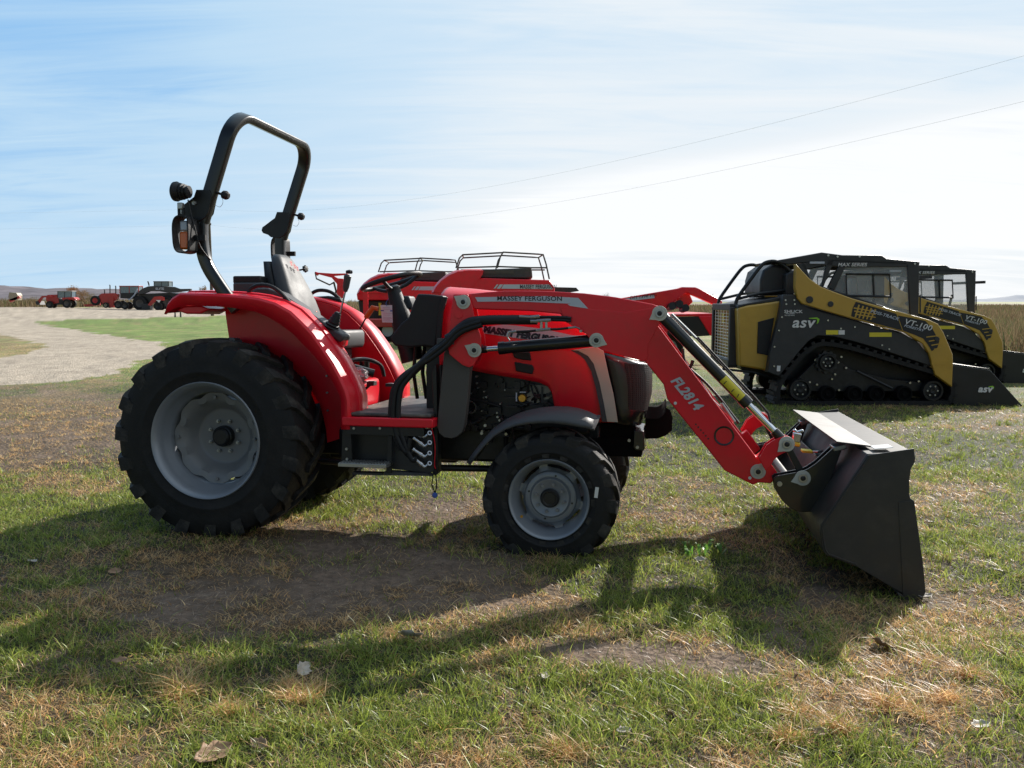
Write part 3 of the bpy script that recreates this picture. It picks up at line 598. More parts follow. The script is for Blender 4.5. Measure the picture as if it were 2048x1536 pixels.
b.loft(secs).obj('seat_shell', 'black_plastic', bk, ang=60)
# red triple-triangle emblem in the fabric
ex, ez = .235, 1.735
b = B()
for k, (ox, oz, sc_) in enumerate(((-.028, .018, 1), (.012, .0, 1), (.045, -.012, 1))):
    for q in range(3):
        a0 = Vector((.263 - (oz * .0) + .002, ox - .02 + q * .009, ez + oz - .02)); a1 = a0 + Vector((-.012, .012, .032)); b.bar(a0 + Vector((.004, 0, 0)), a1 + Vector((.004, 0, 0)), .0045, .003)
    b.bar(Vector((.262, ox - .026, ez + oz + .004)), Vector((.262, ox + .02, ez + oz + .001)), .0045, .003)
B()
em = b; 
for q in em.v: q.x = .262 - (q.z - 1.66) * .36 + .030 * 0

for q in em.v: q.x += .030
em.obj('seat_emblem', 'red_paint', bk)
b = B(); secs = [rrect(.50, 0, .20, .235, z, .06, 5) if i not in (0, 3) else rrect(.50, 0, .19, .225, z, .06, 5) for i, z in enumerate((1.175, 1.20, 1.275, 1.295))]
b.loft(secs).obj('seat_cushion', 'vinyl_light', tr, ang=70)
B().box((.45, 0, 1.05), (.34, .34, .26)).obj('seat_base', 'black_satin', tr, bevel=.02)
B().box((.50, 0, .86), (.62, .42, .2)).obj('transmission_cover', 'red_paint', tr, bevel=.03)
b = B(); b.cyl((.72, -.08, 1.04), (.84, -.02, 1.0), .03, 12); b.tube(smooth([Vector((.70, -.15, 1.09)), Vector((.80, -.08, 1.10)), Vector((.88, .0, 1.06)), Vector((.9, .02, .98))]), .014, 8); b.cyl((.75, .05, 1.02), (.75, .05, 1.1), .035, 12); b.obj('valve_block', 'black_paint', tr)
# armrest, console, grab loops, levers
b = B(); e = T([(485, 430), (600, 760)], -.42, ZC)
arm = T([(200, 500), (260, 440), (380, 440), (520, 490), (640, 570), (760, 650), (930, 770), (1090, 880), (1160, 920), (1165, 960), (1120, 1000), (980, 900), (760, 790), (640, 760), (400, 640), (230, 560)], -.40, ZC)
B().prism(arm, (0, .13, 0)).obj('side_console', 'grey_plastic', tr, bevel=.015, seg=3)
arm2 = T([(700, 830), (980, 900), (1160, 950), (1150, 1040), (1060, 1060), (900, 960)], -.38, ZC); B().prism(arm2, (0, .1, 0)).obj('console_side', 'red_paint', tr, bevel=.01)
for s in (-1, 1):
    g_ = T([(185, 520), (215, 450), (300, 412), (420, 425), (520, 490), (610, 590), (680, 670), (705, 730)], -.47, ZC)
    B().tube(smooth([Vector((q.x, s * .47, q.z)) for q in g_]), .0135, 10).obj('grab_rail', 'black_plastic', tr)
fa = T([(830, 530), (1000, 520), (1120, 545), (1160, 590), (1120, 610), (830, 610)], .44, ZC); B().prism(fa, (0, .1, 0)).obj('armrest', 'black_plastic', tr, bevel=.012)
fp = T([(965, 655), (1110, 660), (1100, 745), (965, 730)], .308, ZC); B().prism(fp, (0, -.004, 0)).obj('warning_decal', 'decal_yellow', tr)
j0 = T1(1110, 770, -.36, ZC); j1 = T1(1180, 480, -.36, ZC); j2 = T1(1205, 320, -.36, ZC); j3 = T1(1222, 275, -.36, ZC)
b = B(); b.tube([j0, j1], .006, 8); lv = b.obj('joystick_stem', 'steel', tr)
b = B(); P = []; n_ = 12
for i in range(n_ + 1): P.append((j0 + Vector((-.05, 0, -.015)) * (1 - i / n_) + Vector((0, 0, -.04 + .09 * i / n_)), (.052 - .034 * (i / n_)) * (1.12 if i % 2 else .9)))
b.tube([p for p, r in P], [r for p, r in P], 20); b.obj('lever_boot', 'black_plastic', tr, ang=80)
b = B(); b.tube([j1, j1 + (j2 - j1) * .3, j2, j2 + (j3 - j2) * .35], [.012, .02, .024, .016], 14); b.obj('joystick_grip', 'vinyl', lv)
b = B(); b.lathe(j3 - Vector((0, 0, .012)), (0, 0, 1), [(0, 0), (.016, 0), (.022, .008), (.02, .02), (0, .026)], 18, lambda i, a: .002 * math.cos(7 * a)); b.obj('joystick_knob', 'black_plastic', lv)
b = B(); k0 = T1(770, 245, .3, ZC); p0 = T1(690, 262, .3, ZC); b.tube([p0, k0 - (k0 - p0) * .2], .006, 8); b.lathe(k0, (1, -.3, .2), [(0, -.012), (.02, -.01), (.024, 0), (.02, .012), (0, .014)], 24, lambda i, a: .004 * math.cos(8 * a)); b.obj('adjuster_knob', 'black_plastic', bk)
o0 = T1(1330, 860, -.10, ZC); o1 = T1(1400, 730, -.10, ZC); o2 = T1(1465, 640, -.10, ZC); o3 = T1(1520, 655, -.10, ZC)
lv2 = B().tube([o0, o1], .006, 8).obj('throttle_lever', 'black_satin', tr); B().tube([o1 - (o2 - o1) * .2, o1, o2, o3], [.012, .019, .019, .016], 12).obj('lever_grip', 'orange_plastic', lv2, ang=60)
q = T1(868, 690, -.1, ZC); B().box(q, (.03, .02, .018)).obj('release_tab', 'orange_plastic', tr, bevel=.004)
# battery / hydraulics behind the seat
B().box((.06, -.12, 1.56), (.22, .3, .10)).obj('toolbox', 'grey_plastic', tr, bevel=.012)
B().box((.04, -.12, 1.63), (.2, .26, .05)).obj('toolbox_lid', 'black_plastic', tr, bevel=.01)
b = B(); b.lathe((.15, .05, 1.64), (0, 0, 1), [(0, -.05), (.055, -.05), (.06, 0), (.045, .03), (.02, .045), (.012, .06), (0, .062)], 20); b.bar((.10, .05, 1.70), (.2, .05, 1.70), .012, .008); b.obj('filler_cap', 'grey_plastic', tr)

# ---------------- steering wheel and column
sc = Vector((.965, 0, 1.625)); ax = Vector((-.27, 0, .96)).normalized(); u = Vector((.96, 0, .27)).normalized(); rim = [sc + u * math.cos(a) * .20 + YV * math.sin(a) * .19 for a in np.linspace(0, 2 * PI, 40, endpoint=False)]
sw = B().tube(rim, .0165, 12, closed=True).obj('steering_wheel', 'black_plastic', tr, ang=80)
b = B(); hub = sc - ax * .055
for a in (.5, 2.6, 4.71): b.tube(smooth([hub, hub + (u * math.cos(a) * .09 + YV * math.sin(a) * .09) + ax * .01, sc + u * math.cos(a) * .19 + YV * math.sin(a) * .18], 4), .013, 8)
b.lathe(hub, ax, [(0, -.03), (.045, -.025), (.05, .01), (.03, .025), (0, .028)], 20); b.obj('spokes', 'black_plastic', sw)
b = B(); b.tube([hub, hub - ax * .1, hub - ax * .24, hub - ax * .5], [.045, .055, .075, .08], 16); b.obj('steering_column', 'black_plastic', tr, ang=60)
cb = T([(1750, 520), (1830, 520), (1862, 610), (1855, 655), (1770, 668), (1745, 640)], .02, ZC); B().prism(cb, (0, .14, 0)).obj('switch_box', 'vinyl_light', tr, bevel=.015, seg=3)
cw = T([(650, 92), (720, 94), (825, 105), (800, 250), (785, 345), (772, 455), (700, 442), (600, 452), (500, 440), (472, 410), (470, 380), (540, 290), (590, 250), (620, 160)], -.34, Z3)
dash = B().prism(cw, (0, .60, 0)).obj('dash_cover', 'black_plastic', tr, bevel=.012, seg=3)
cs = T([(1415, 650), (1500, 660), (1440, 860), (1420, 1090), (1400, 1330), (1330, 1370), (1345, 1100), (1370, 850)], -.345, Q2); B().prism(cs, (0, .02, 0)).obj('cowl_edge', 'black_plastic', dash, bevel=.004)
cl = T([(1355, 1235), (1580, 1228), (1585, 1320), (1350, 1330)], -.60, Q2); B().prism(cl, (0, .02, 0)).obj('hose_clamp', 'grey_plastic', tr, bevel=.002)
b = B()
for i, (p, q) in enumerate((((480, 690), (640, 700)), ((500, 560), (540, 640)))):
    pass
pd = B(); a = T1(1010, 1480, -.1, Q2); pd.box(T1(500, 700, -.2, Z3), (.10, .09, .02)); pd.tube([T1(500, 700, -.2, Z3), T1(620, 640, -.2, Z3), T1(700, 560, -.2, Z3)], .01, 8); pd.obj('brake_pedal', 'black_satin', tr)
pd = B(); a = T1(345, 690, -.12, Z3); pd.box(a, (.05, .07, .03)); pd.tube([a, T1(290, 740, -.12, Z3), T1(275, 760, -.12, Z3)], .01, 8); pd.obj('diff_lock_pedal', 'black_plastic', tr, bevel=.003)
b = B(); 
for u_, w_ in ((640, 470), (700, 470), (735, 480)): b.tube([T1(u_, 440, -.15 + (u_ - 640) * .002, Z3), T1(u_ - 15, 620, -.15, Z3), T1(u_ + 10, 790, -.1, Z3)], .013, 8)
b.box((1.33, 0, 1.0), (.1, .5, .42)); b.obj('firewall', 'black_satin', tr)

# ---------------- platform, step, frames
zf = .775; B().box((1.14, 0, zf - .03), (.58, 1.26, .055)).obj('platform_edge', 'red_paint', tr, bevel=.008)
B().box((1.13, 0, zf + .012), (.56, 1.20, .022)).obj('floor_mat', 'floor_mat', tr, bevel=.008)
B().box((1.12, -.60, zf - .085), (.50, .03, .05)).obj('step_hanger', 'black_satin', tr)
for u_ in (228, 402): p = T1(u_, 990, -.617, Z3); B().cyl(p, p - YV * .008, .008, 6).obj('hanger_bolt', 'zinc', tr)
b = B(); b.prism(T([(200, 1035), (470, 1035), (465, 1230), (230, 1230)], -.52, Z3), (0, .02, 0)); b.obj('tank_guard', 'black_satin', tr)
b = B(); b.box((1.0, -.30, .58), (.5, .3, .22)); b.obj('fuel_tank', 'black_plastic', tr, bevel=.03)
for pl_ in ([(150, 1000), (205, 1000), (215, 1230), (140, 1230)], [(455, 1040), (480, 1040), (478, 1290), (440, 1290)]): B().prism(T(pl_, -.60, Z3), (0, .015, 0)).obj('step_bracket', 'black_satin', tr, bevel=.002)
for u_, v_ in ((180, 1128), (183, 1195)): p = T1(u_, v_, -.602, Z3); B().cyl(p, p - YV * .01, .009, 6).obj('bracket_bolt', 'zinc', tr)
s0 = T1(130, 1232, -.66, Z3); s1 = T1(450, 1240, -.66, Z3); b = B(); b.box((s0 + s1) / 2 + YV * .04, ((s1 - s0).length, .13, .022))
for i in range(16): b.box(s0 + (s1 - s0) * ((i + .5) / 16) + Vector((0, .04, .013)), (.006, .12, .008))
b.obj('step_tread', 'zinc', tr, bevel=.002)
b = B(); b.prism(T([(430, 1278), (715, 1292), (750, 1310), (430, 1305)], -.58, Z3), (0, .06, 0)); b.prism(T([(215, 1285), (420, 1290), (420, 1306), (215, 1300)], -.56, Z3), (0, .06, 0)); b.obj('lower_rail', 'grey_plastic', tr)
B().prism(T([(478, 1040), (620, 1000), (745, 990), (760, 1270), (740, 1290), (478, 1262)], -.55, Z3), (0, .012, 0)).obj('coupler_plate', 'machine_dark', tr, bevel=.002)
B().prism(T([(745, 620), (775, 560), (785, 900), (790, 1290), (768, 1310), (750, 1290), (758, 900)], -.52, Z3), (0, .08, 0)).obj('loader_upright', 'black_satin', tr, bevel=.004)
for k, (u0, v0, u1, v1) in enumerate(((615, 1010, 700, 1048), (625, 1055, 700, 1112), (622, 1130, 700, 1182), (628, 1190, 700, 1250))):
    p = T1(u0, v0, -.60, Z3); q = T1(u1, v1, -.60, Z3); d = q - p; b = B()
    b.tube([p, p + d * .12, p + d * .13, p + d * .55, p + d * .56, p + d * .78, p + d * .8, q], [.015, .015, .0115, .0115, .015, .015, .011, .011], 12)
    r_ = T1(u1 + 30, v1 - 25, -.60, Z3); b.lathe(r_, (.6, -1, .3), [(.008, -.010), (.014, -.010), (.0155, 0), (.014, .010), (.008, .010), (.006, 0)], 16, closed=True); b.tube([q, r_], .009, 8)
    b.obj('hydraulic_coupler', 'steel', tr, ang=40)
ch = [T1(x, y, -.57, Z3) for x, y in ((765, 1260), (752, 1330), (748, 1370), (760, 1400), (768, 1420), (778, 1380), (776, 1320), (770, 1270))]
c_ = B().tube(smooth(ch), .004, 6).obj('cap_lanyard', 'black_plastic', tr); p = T1(768, 1438, -.57, Z3); B().lathe(p, (.3, -1, 0), [(0, -.012), (.014, -.01), (.018, 0), (.014, .01), (0, .012)], 16).obj('dust_cap', 'blue_ink', c_)
B().tube(smooth(T([(745, 990), (768, 1100), (765, 1230), (772, 1260)], -.57, Z3)), .003, 5).obj('tether', 'red_paint', tr)
hp_ = [(1075, 283), (980, 312), (910, 350), (840, 425), (745, 500), (660, 570), (575, 645), (520, 720), (500, 830), (500, 950), (530, 1060)]
for k in range(4):
    dz = (k - 1.5) * 13; e = [(580 + k * 8, 1130 + k * 22), (612, 1010 + [0, 45, 120, 180][k])] if k < 2 else [(570 + k * 6, 1120 + k * 25), (620, 1010 + [0, 45, 120, 180][k])]
    P = [T1(x, y + dz * (.8 if i < 5 else 0) , -.59 - .012 * (k % 2), Z3) + Vector(((k - 1.5) * .016 * (1 if i > 5 else .3), 0, 0)) for i, (x, y) in enumerate(hp_ + e)]
    B().tube(smooth(P), .0165, 10).obj('hydraulic_hose', 'black_plastic', tr, ang=80)
P = [T1(x, y, -.585, Z4) for x, y in ((60, 590), (110, 560), (170, 500), (260, 445), (400, 428), (600, 425), (770, 425), (830, 425))]; B().tube(smooth(P), [.030] * 43 if False else .029, 14).obj('hose_sleeve', 'black_plastic', tr, ang=80)
for dy in (-12, 10): P = [T1(x, y + dy, -.57, Z4) for x, y in ((830, 415), (950, 415), (1060, 418), (1120, 425))]; B().tube(smooth(P), .0095, 8).obj('hydraulic_hose', 'black_plastic', tr, ang=80)
def pipe(name, pts, r, m, y=-.60, Z=Q7, n=10): return B().tube([T1(a, b_, y, Z) for a, b_ in pts], r, n).obj(name, m, tr, ang=60)
b = B()
for x0, y0, x1, y1, r in ((575, 168, 740, 178, .0085), (740, 178, 870, 165, .010), (740, 235, 840, 235, .0115), (840, 230, 1035, 222, .010), (900, 240, 895, 350, .008), (970, 250, 970, 350, .008), (820, 375, 900, 362, .008), (890, 365, 1030, 350, .009), (1290, 335, 1400, 325, .007), (1400, 322, 1460, 345, .0035), (1475, 365, 1475, 400, .009), (420, 400, 530, 385, .008), (420, 400, 400, 460, .009), (400, 470, 435, 520, .004)):
    b.tube([T1(x0, y0, -.605, Q7), T1(x1, y1, -.605, Q7)], r, 8)
b.obj('hydraulic_fitting', 'zinc', tr)
pipe('hydraulic_hose', [(520, 392), (600, 390), (720, 385), (830, 372)], .0075, 'black_plastic'); pipe('hydraulic_hose', [(1025, 355), (1120, 355), (1220, 345), (1300, 335)], .0075, 'black_plastic')

# ---------------- hood
def interp(C, x):
    for i in range(len(C) - 1):
        if C[i][0] <= x <= C[i + 1][0]: t = (x - C[i][0]) / (C[i + 1][0] - C[i][0] + 1e-9); return C[i][1] + (C[i + 1][1] - C[i][1]) * t
    return C[0][1] if x < C[0][0] else C[-1][1]
TC = [(p.x, p.z) for p in T([(878, 586), (930, 590), (1000, 598), (1080, 612), (1150, 636), (1190, 664), (1214, 694)], -.28)]
BC = [(p.x, p.z) for p in T([(885, 730), (938, 740), (992, 750), (1044, 758), (1079, 765), (1096, 773), (1104, 786), (1109, 812), (1110.5, 817), (1140, 822), (1168, 829), (1196, 845), (1236, 846)], -.28)]
xs = sorted(set([TC[0][0] + (BC[-1][0] - TC[0][0]) * i / 22 for i in range(23)] + [p[0] for p in BC if p[0] > TC[0][0]]))
b = B(); secs = []
for x in xs:
    zt = interp(TC, x); zb = interp(BC, x); w = .285 - .05 * max(0, (x - 2.25) / .3) ** 2 - .02 * max(0, (1.8 - x)); h_ = zt - zb
    bl = .003 * math.sin(max(0, min(1, (x - 1.5) / .8)) * PI)
    half = [(w - .01, zb), (w - .003, zb + .03), (w + bl * .5, zb + h_ * .35), (w + bl * .8, zb + h_ * .60), (w + .000, zb + h_ * .66), (w - .006, zb + h_ * .72), (w - .006, zt - .07), (w - .014, zt - .035), (w - .045, zt - .006), (w - .12, zt + .022), (w - .2, zt + .04)]
    secs.append([Vector((x, -y, z)) for y, z in half] + [Vector((x, 0, zt + .046))] + [Vector((x, y, z)) for y, z in half[::-1]])
hood = b.loft(secs, closed=False).obj('hood', 'red_paint', tr, ang=48, solid=.006)
b = B(); secs = []
for (u0, v0), (u1, v1) in (((1184, 640), (1196, 650)), ((1192, 656), (1230, 676)), ((1200, 680), (1266, 704)), ((1206, 702), (1290, 722))):
    s0 = T1(u0, v0, -.275); s1 = T1(u1, v1, -.03); sec = []
    for a in np.linspace(-PI / 2, PI / 2, 21): ca_ = abs(math.cos(a)) ** .72; sa = math.copysign(abs(math.sin(a)) ** .85, a); sec.append(Vector((s0.x - .02 + (s1.x - s0.x + .02) * ca_, .268 * sa, s0.z + (s1.z - s0.z) * ca_)))
    secs.append(sec)
b.loft(secs, closed=False).obj('hood_front', 'red_paint', hood, ang=60, solid=.004)
B().loft([[Vector((q.x + .004, q.y, q.z + .001)) for q in secs[2][2:19]], [Vector((q.x + .004, q.y, q.z + .001)) for q in secs[3][2:19]]], closed=False).obj('hood_front_band', 'galv_cream', hood, ang=60)
st = [(1330, 655), (1395, 690), (1440, 900), (1480, 1060), (1518, 1300), (1425, 1296), (1400, 1150), (1360, 960), (1310, 800), (1262, 735), (1180, 690), (1120, 685)]
B().prism(T(st, -.293, Z4), (0, .006, 0)).obj('hood_stripe', 'galv_cream', hood, bevel=.002)
st2 = [(1262, 735), (1310, 800), (1360, 960), (1400, 1150), (1425, 1296), (1383, 1295), (1360, 1150), (1330, 1010), (1290, 860), (1240, 770), (1200, 730), (1120, 686), (1180, 690)]
B().prism(T(st2, -.291, Z4), (0, .004, 0)).obj('hood_stripe_edge', 'grey_plastic', hood)
dc = [(345, 285), (520, 300), (900, 345), (1300, 432), (1530, 470), (1450, 520), (900, 520), (650, 500), (30, 412), (10, 330), (80, 318)]
B().prism(T(dc, -.2915, Q7), (0, .003, 0)).obj('hood_decal', 'decal_silver', hood)
a0 = T1(50, 350, -.294, Q7); a1 = T1(1130, 515, -.294, Q7); sz = (T1(300, 395, -.294, Q7) - T1(300, 295, -.294, Q7)).length
text('hood_lettering', 'MASSEY FERGUSON', sz * 1.28, 'decal_navy', hood, a0 + Vector((0, 0, -.002)), a1 - a0, (0, 0, 1), .001, .004, .12, sx=1.0)
for vs in ([(950, 30), (1225, 30), (1250, 165), (1100, 150), (985, 120)], [(985, 180), (1265, 230), (1290, 290), (1265, 375), (1010, 325)]):
    B().prism(T(vs, -.298, Q3), (0, .012, 0)).obj('hood_vent', 'black_plastic', hood, bevel=.006)
# black nose with mesh grille
b = B(); secs = []
for (u0, v0), (u1, v1), inf in (((1206, 703), (1290, 723), 0), ((1213, 722), (1300, 728), .0), ((1219, 745), (1303, 750), .0), ((1226, 780), (1302, 785), 0), ((1233, 812), (1294, 820), 0), ((1238, 822), (1291, 824), 0), ((1238, 826), (1287, 828), 0), ((1236, 846), (1283, 847), 0)):
    s0 = T1(u0, v0, -.275); s1 = T1(u1, v1, -.03); z = (s0.z + s1.z) / 2; xa = s0.x - .02; xb = s1.x; sec = []
    for a in np.linspace(-PI / 2, PI / 2, 21): ca_ = abs(math.cos(a)) ** .72; sa = math.copysign(abs(math.sin(a)) ** .85, a); sec.append(Vector((xa + (xb - xa) * ca_, .272 * sa, s0.z + (s1.z - s0.z) * ca_)))
    secs.append(sec)
nose = b.loft(secs, closed=False).obj('nose_cowl', 'black_paint', hood, ang=50, solid=.004)
gsec = []
for k in range(1, 5):
    gsec.append([Vector((q.x + .006, q.y, q.z)) for q in secs[k][2:19]])
g_mat = bpy.data.materials.new('grille_mesh'); g_mat.use_nodes = True; t = g_mat.node_tree; pb = t.nodes['Principled BSDF']; pb.inputs['Base Color'].default_value = (.012, .012, .012, 1); pb.inputs['Roughness'].default_value = .5; pb.inputs['Specular IOR Level'].default_value = .25
tcg = t.nodes.new('ShaderNodeTexCoord'); vo = t.nodes.new('ShaderNodeTexVoronoi'); vo.feature = 'DISTANCE_TO_EDGE'; vo.inputs['Scale'].default_value = 85; vo.inputs['Randomness'].default_value = .15; t.links.new(tcg.outputs['Object'], vo.inputs[0])
cr = t.nodes.new('ShaderNodeValToRGB'); cr.color_ramp.elements[0].position = .06; cr.color_ramp.elements[1].position = .16; cr.color_ramp.elements[0].color = (.022, .022, .02, 1); cr.color_ramp.elements[1].color = (.002, .002, .002, 1); t.links.new(vo.outputs[0], cr.inputs[0]); t.links.new(cr.outputs[0], pb.inputs['Base Color'])
bpn = t.nodes.new('ShaderNodeBump'); bpn.inputs['Distance'].default_value = .004; t.links.new(vo.outputs[0], bpn.inputs['Height']); t.links.new(bpn.outputs[0], pb.inputs['Normal']); MATS['grille_mesh'] = g_mat
B().loft(gsec, closed=False).obj('grille', 'grille_mesh', nose, ang=80)
for s in (-1, 1):
    h_ = T1(440, 610, -.12, Q4); h_.x -= .01; b = B(); b.lathe((h_.x - .005, s * .17, h_.z), (1, s * .5, .05), [(0, .05), (.04, .045), (.06, .02), (.066, -.02), (0, -.03)], 24); b.obj('headlight', 'black_paint', nose)
# engine bay
b = B(); b.box((1.86, 0, .86), (.95, .44, .42)); b.box((1.9, 0, .62), (1.0, .34, .2)); b.box((1.55, 0, .62), (.5, .4, .34)); en = b.obj('engine', 'engine_black', tr, bevel=.02)
b = B(); rn = random.Random(5)
for i in range(90):
    x = rn.uniform(1.55, 2.1); z = rn.uniform(.62, 1.05); k = rn.random(); p = Vector((x, -.225, z))
    if k < .35: b.cyl(p, p - YV * rn.uniform(.01, .05), rn.uniform(.006, .022), rn.choice((6, 8, 14)))
    elif k < .7: b.box(p - YV * .01, (rn.uniform(.02, .09), rn.uniform(.02, .06), rn.uniform(.012, .05)))
    else: b.tube(smooth([p, p + Vector((rn.uniform(-.1, .1), -.03, rn.uniform(-.05, .05))), p + Vector((rn.uniform(-.16, .16), -.01, rn.uniform(-.1, .1)))], 4), rn.uniform(.004, .010), 7)
b.obj('engine_pipework', 'engine_black', en, bevel=.002)
b = B()
for i in range(16):
    x = rn.uniform(1.56, 2.0); z = rn.uniform(.66, 1.02); p = Vector((x, -.262, z)); b.cyl(p + YV * .04, p - YV * .006, rn.uniform(.004, .008), 6)
b.obj('engine_bolt', 'zinc', en)
p = T1(1110, 740, -.26, Q3); B().lathe(p, YV, [(0, -.012), (.022, -.012), (.026, -.006), (.026, .03)], 24).obj('filter_cap', 'brass', en)
B().prism(T([(1215, 525), (1540, 560), (1590, 690), (1500, 760), (1250, 840), (1180, 800), (1180, 620)], -.235, Q3), (0, .02, 0)).obj('radiator_side', 'engine_tan', en)
B().prism(T([(1400, 560), (1425, 565), (1430, 800), (1395, 810)], -.25, Q3), (0, .02, 0)).obj('radiator_strap', 'black_satin', en)
dcq = T([(1010, 640), (1165, 640), (1165, 655), (1030, 655), (1030, 790), (1010, 790)], -.262, Q3); B().prism(dcq, (0, .004, 0)).obj('service_plate', 'decal_silver', en)
p = T1(310, 880, -.27, Q3); B().lathe(p, YV, [(.035, -.01), (.042, -.01), (.042, .02), (.035, .02)], 24, closed=True).obj('pulley', 'steel', en)
# front frame, axle, guard
b = B(); b.box((2.43, 0, .57), (.46, .34, .12)); b.box((2.40, 0, .665), (.42, .30, .10)); b.obj('front_frame', 'matte_black', tr, bevel=.006)
B().prism(T([(480, 985), (590, 1000), (600, 1190), (590, 1215), (500, 1210), (470, 1180)], -.2, Q4), (0, .4, 0)).obj('weight_bracket', 'black_paint', tr, bevel=.006)
for q in ((430, 1100), (520, 1175)): p = T1(q[0], q[1], -.205, Q4); B().cyl(p, p - YV * .012, .010, 8).obj('bracket_bolt', 'zinc', tr)
b = B(); gpth = [T1(605, 790, -.1, Q4), T1(640, 795, -.05, Q4), T1(740, 795, .0, Q4), T1(800, 755, .06, Q4), T1(830, 710, .14, Q4)]; pz = (T1(640, 730, 0, Q4) - T1(640, 860, 0, Q4)).length / 2
b.sweep(smooth(gpth, 4), [(-pz, -.004), (pz, -.004), (pz, .004), (-pz, .004)], (0, 0, 1)); b.obj('bumper_strap', 'matte_black', tr)
B().prism(T([(605, 860), (760, 850), (800, 810), (830, 740), (880, 770), (905, 840), (900, 990), (830, 1050), (740, 1080), (605, 1085)], .12, Q4), (0, .02, 0)).obj('guard_plate', 'matte_black', tr, bevel=.004)
b = B(); b.cyl((2.149, -.46, .36), (2.149, .46, .36), .055, 20); b.lathe((2.149, 0, .38), (1, 0, 0), [(0, -.14), (.08, -.12), (.12, 0), (.08, .12), (0, .14)], 20); b.box((2.149, 0, .45), (.24, .2, .14))
b.cyl((2.149, -.47, .33), (2.149, -.40, .34), .11, 20); b.cyl((2.149, .47, .33), (2.149, .40, .34), .11, 20); b.obj('front_axle', 'black_satin', tr, bevel=.006)
b = B(); b.cyl((0, -.46, .614), (0, .46, .614), .12, 24); b.box((.25, 0, .64), (1.1, .34, .36)); b.box((1.0, 0, .52), (.9, .24, .2)); b.obj('rear_axle_housing', 'black_satin', tr, bevel=.02)
B().tube([(.5, -.2, .42), (1.3, -.2, .40), (2.0, 0, .38)], .022, 10).obj('drive_shaft', 'black_satin', tr)
# front fenders
fo = [(0, 600), (55, 520), (110, 450), (200, 345), (300, 272), (400, 222), (500, 192), (600, 172), (720, 161), (840, 162), (940, 178), (1030, 208), (1115, 250)]
fi = [(0, 660), (70, 560), (130, 490), (215, 405), (310, 350), (400, 318), (500, 300), (600, 292), (720, 292), (840, 305), (920, 318), (1000, 330), (1070, 345)]
for s in (-1, 1):
    secs = []
    for (a, b_), (c, d) in zip(fo, fi):
        p = T1(a, b_, -.60, Z5); q = T1(c, d, -.75, Z5); m_ = p.lerp(q, .75)
        secs.append([Vector((q.x, s * .75, q.z)), Vector((m_.x, s * .745, m_.z + .004)), Vector((p.x, s * .68, p.z - .012)), Vector((p.x, s * .60, p.z)), Vector((p.x, s * .50, p.z)), Vector((p.x, s * .44, p.z - .02)), Vector((p.x, s * .435, p.z - .04))])
    ff = B().loft(secs, closed=False).obj('front_fender', 'grey_plastic', tr, ang=70, solid=.006)
    ep = [T1(1115, 250, -.60, Z5), T1(1070, 345, -.75, Z5)]; e0, e1 = ep; b = B(); b.sweep([Vector((e1.x, s * .752, e1.z)), Vector((e0.x, s * .68, e0.z - .008)), Vector((e0.x, s * .5, e0.z + .004))], [(-.012, -.006), (.012, -.006), (.012, .006), (-.012, .006)], (1, 0, 0)); b.obj('fender_edge', 'grey_plastic', ff)
    for q in ((135, 310), (318, 385), (150, 468), (105, 378)): p = T1(q[0], q[1], -.60, Z5); p = Vector((p.x, s * .60, p.z)); B().cyl(p, p + YV * s * .012, .009, 8).obj('fender_bolt', 'zinc', ff)

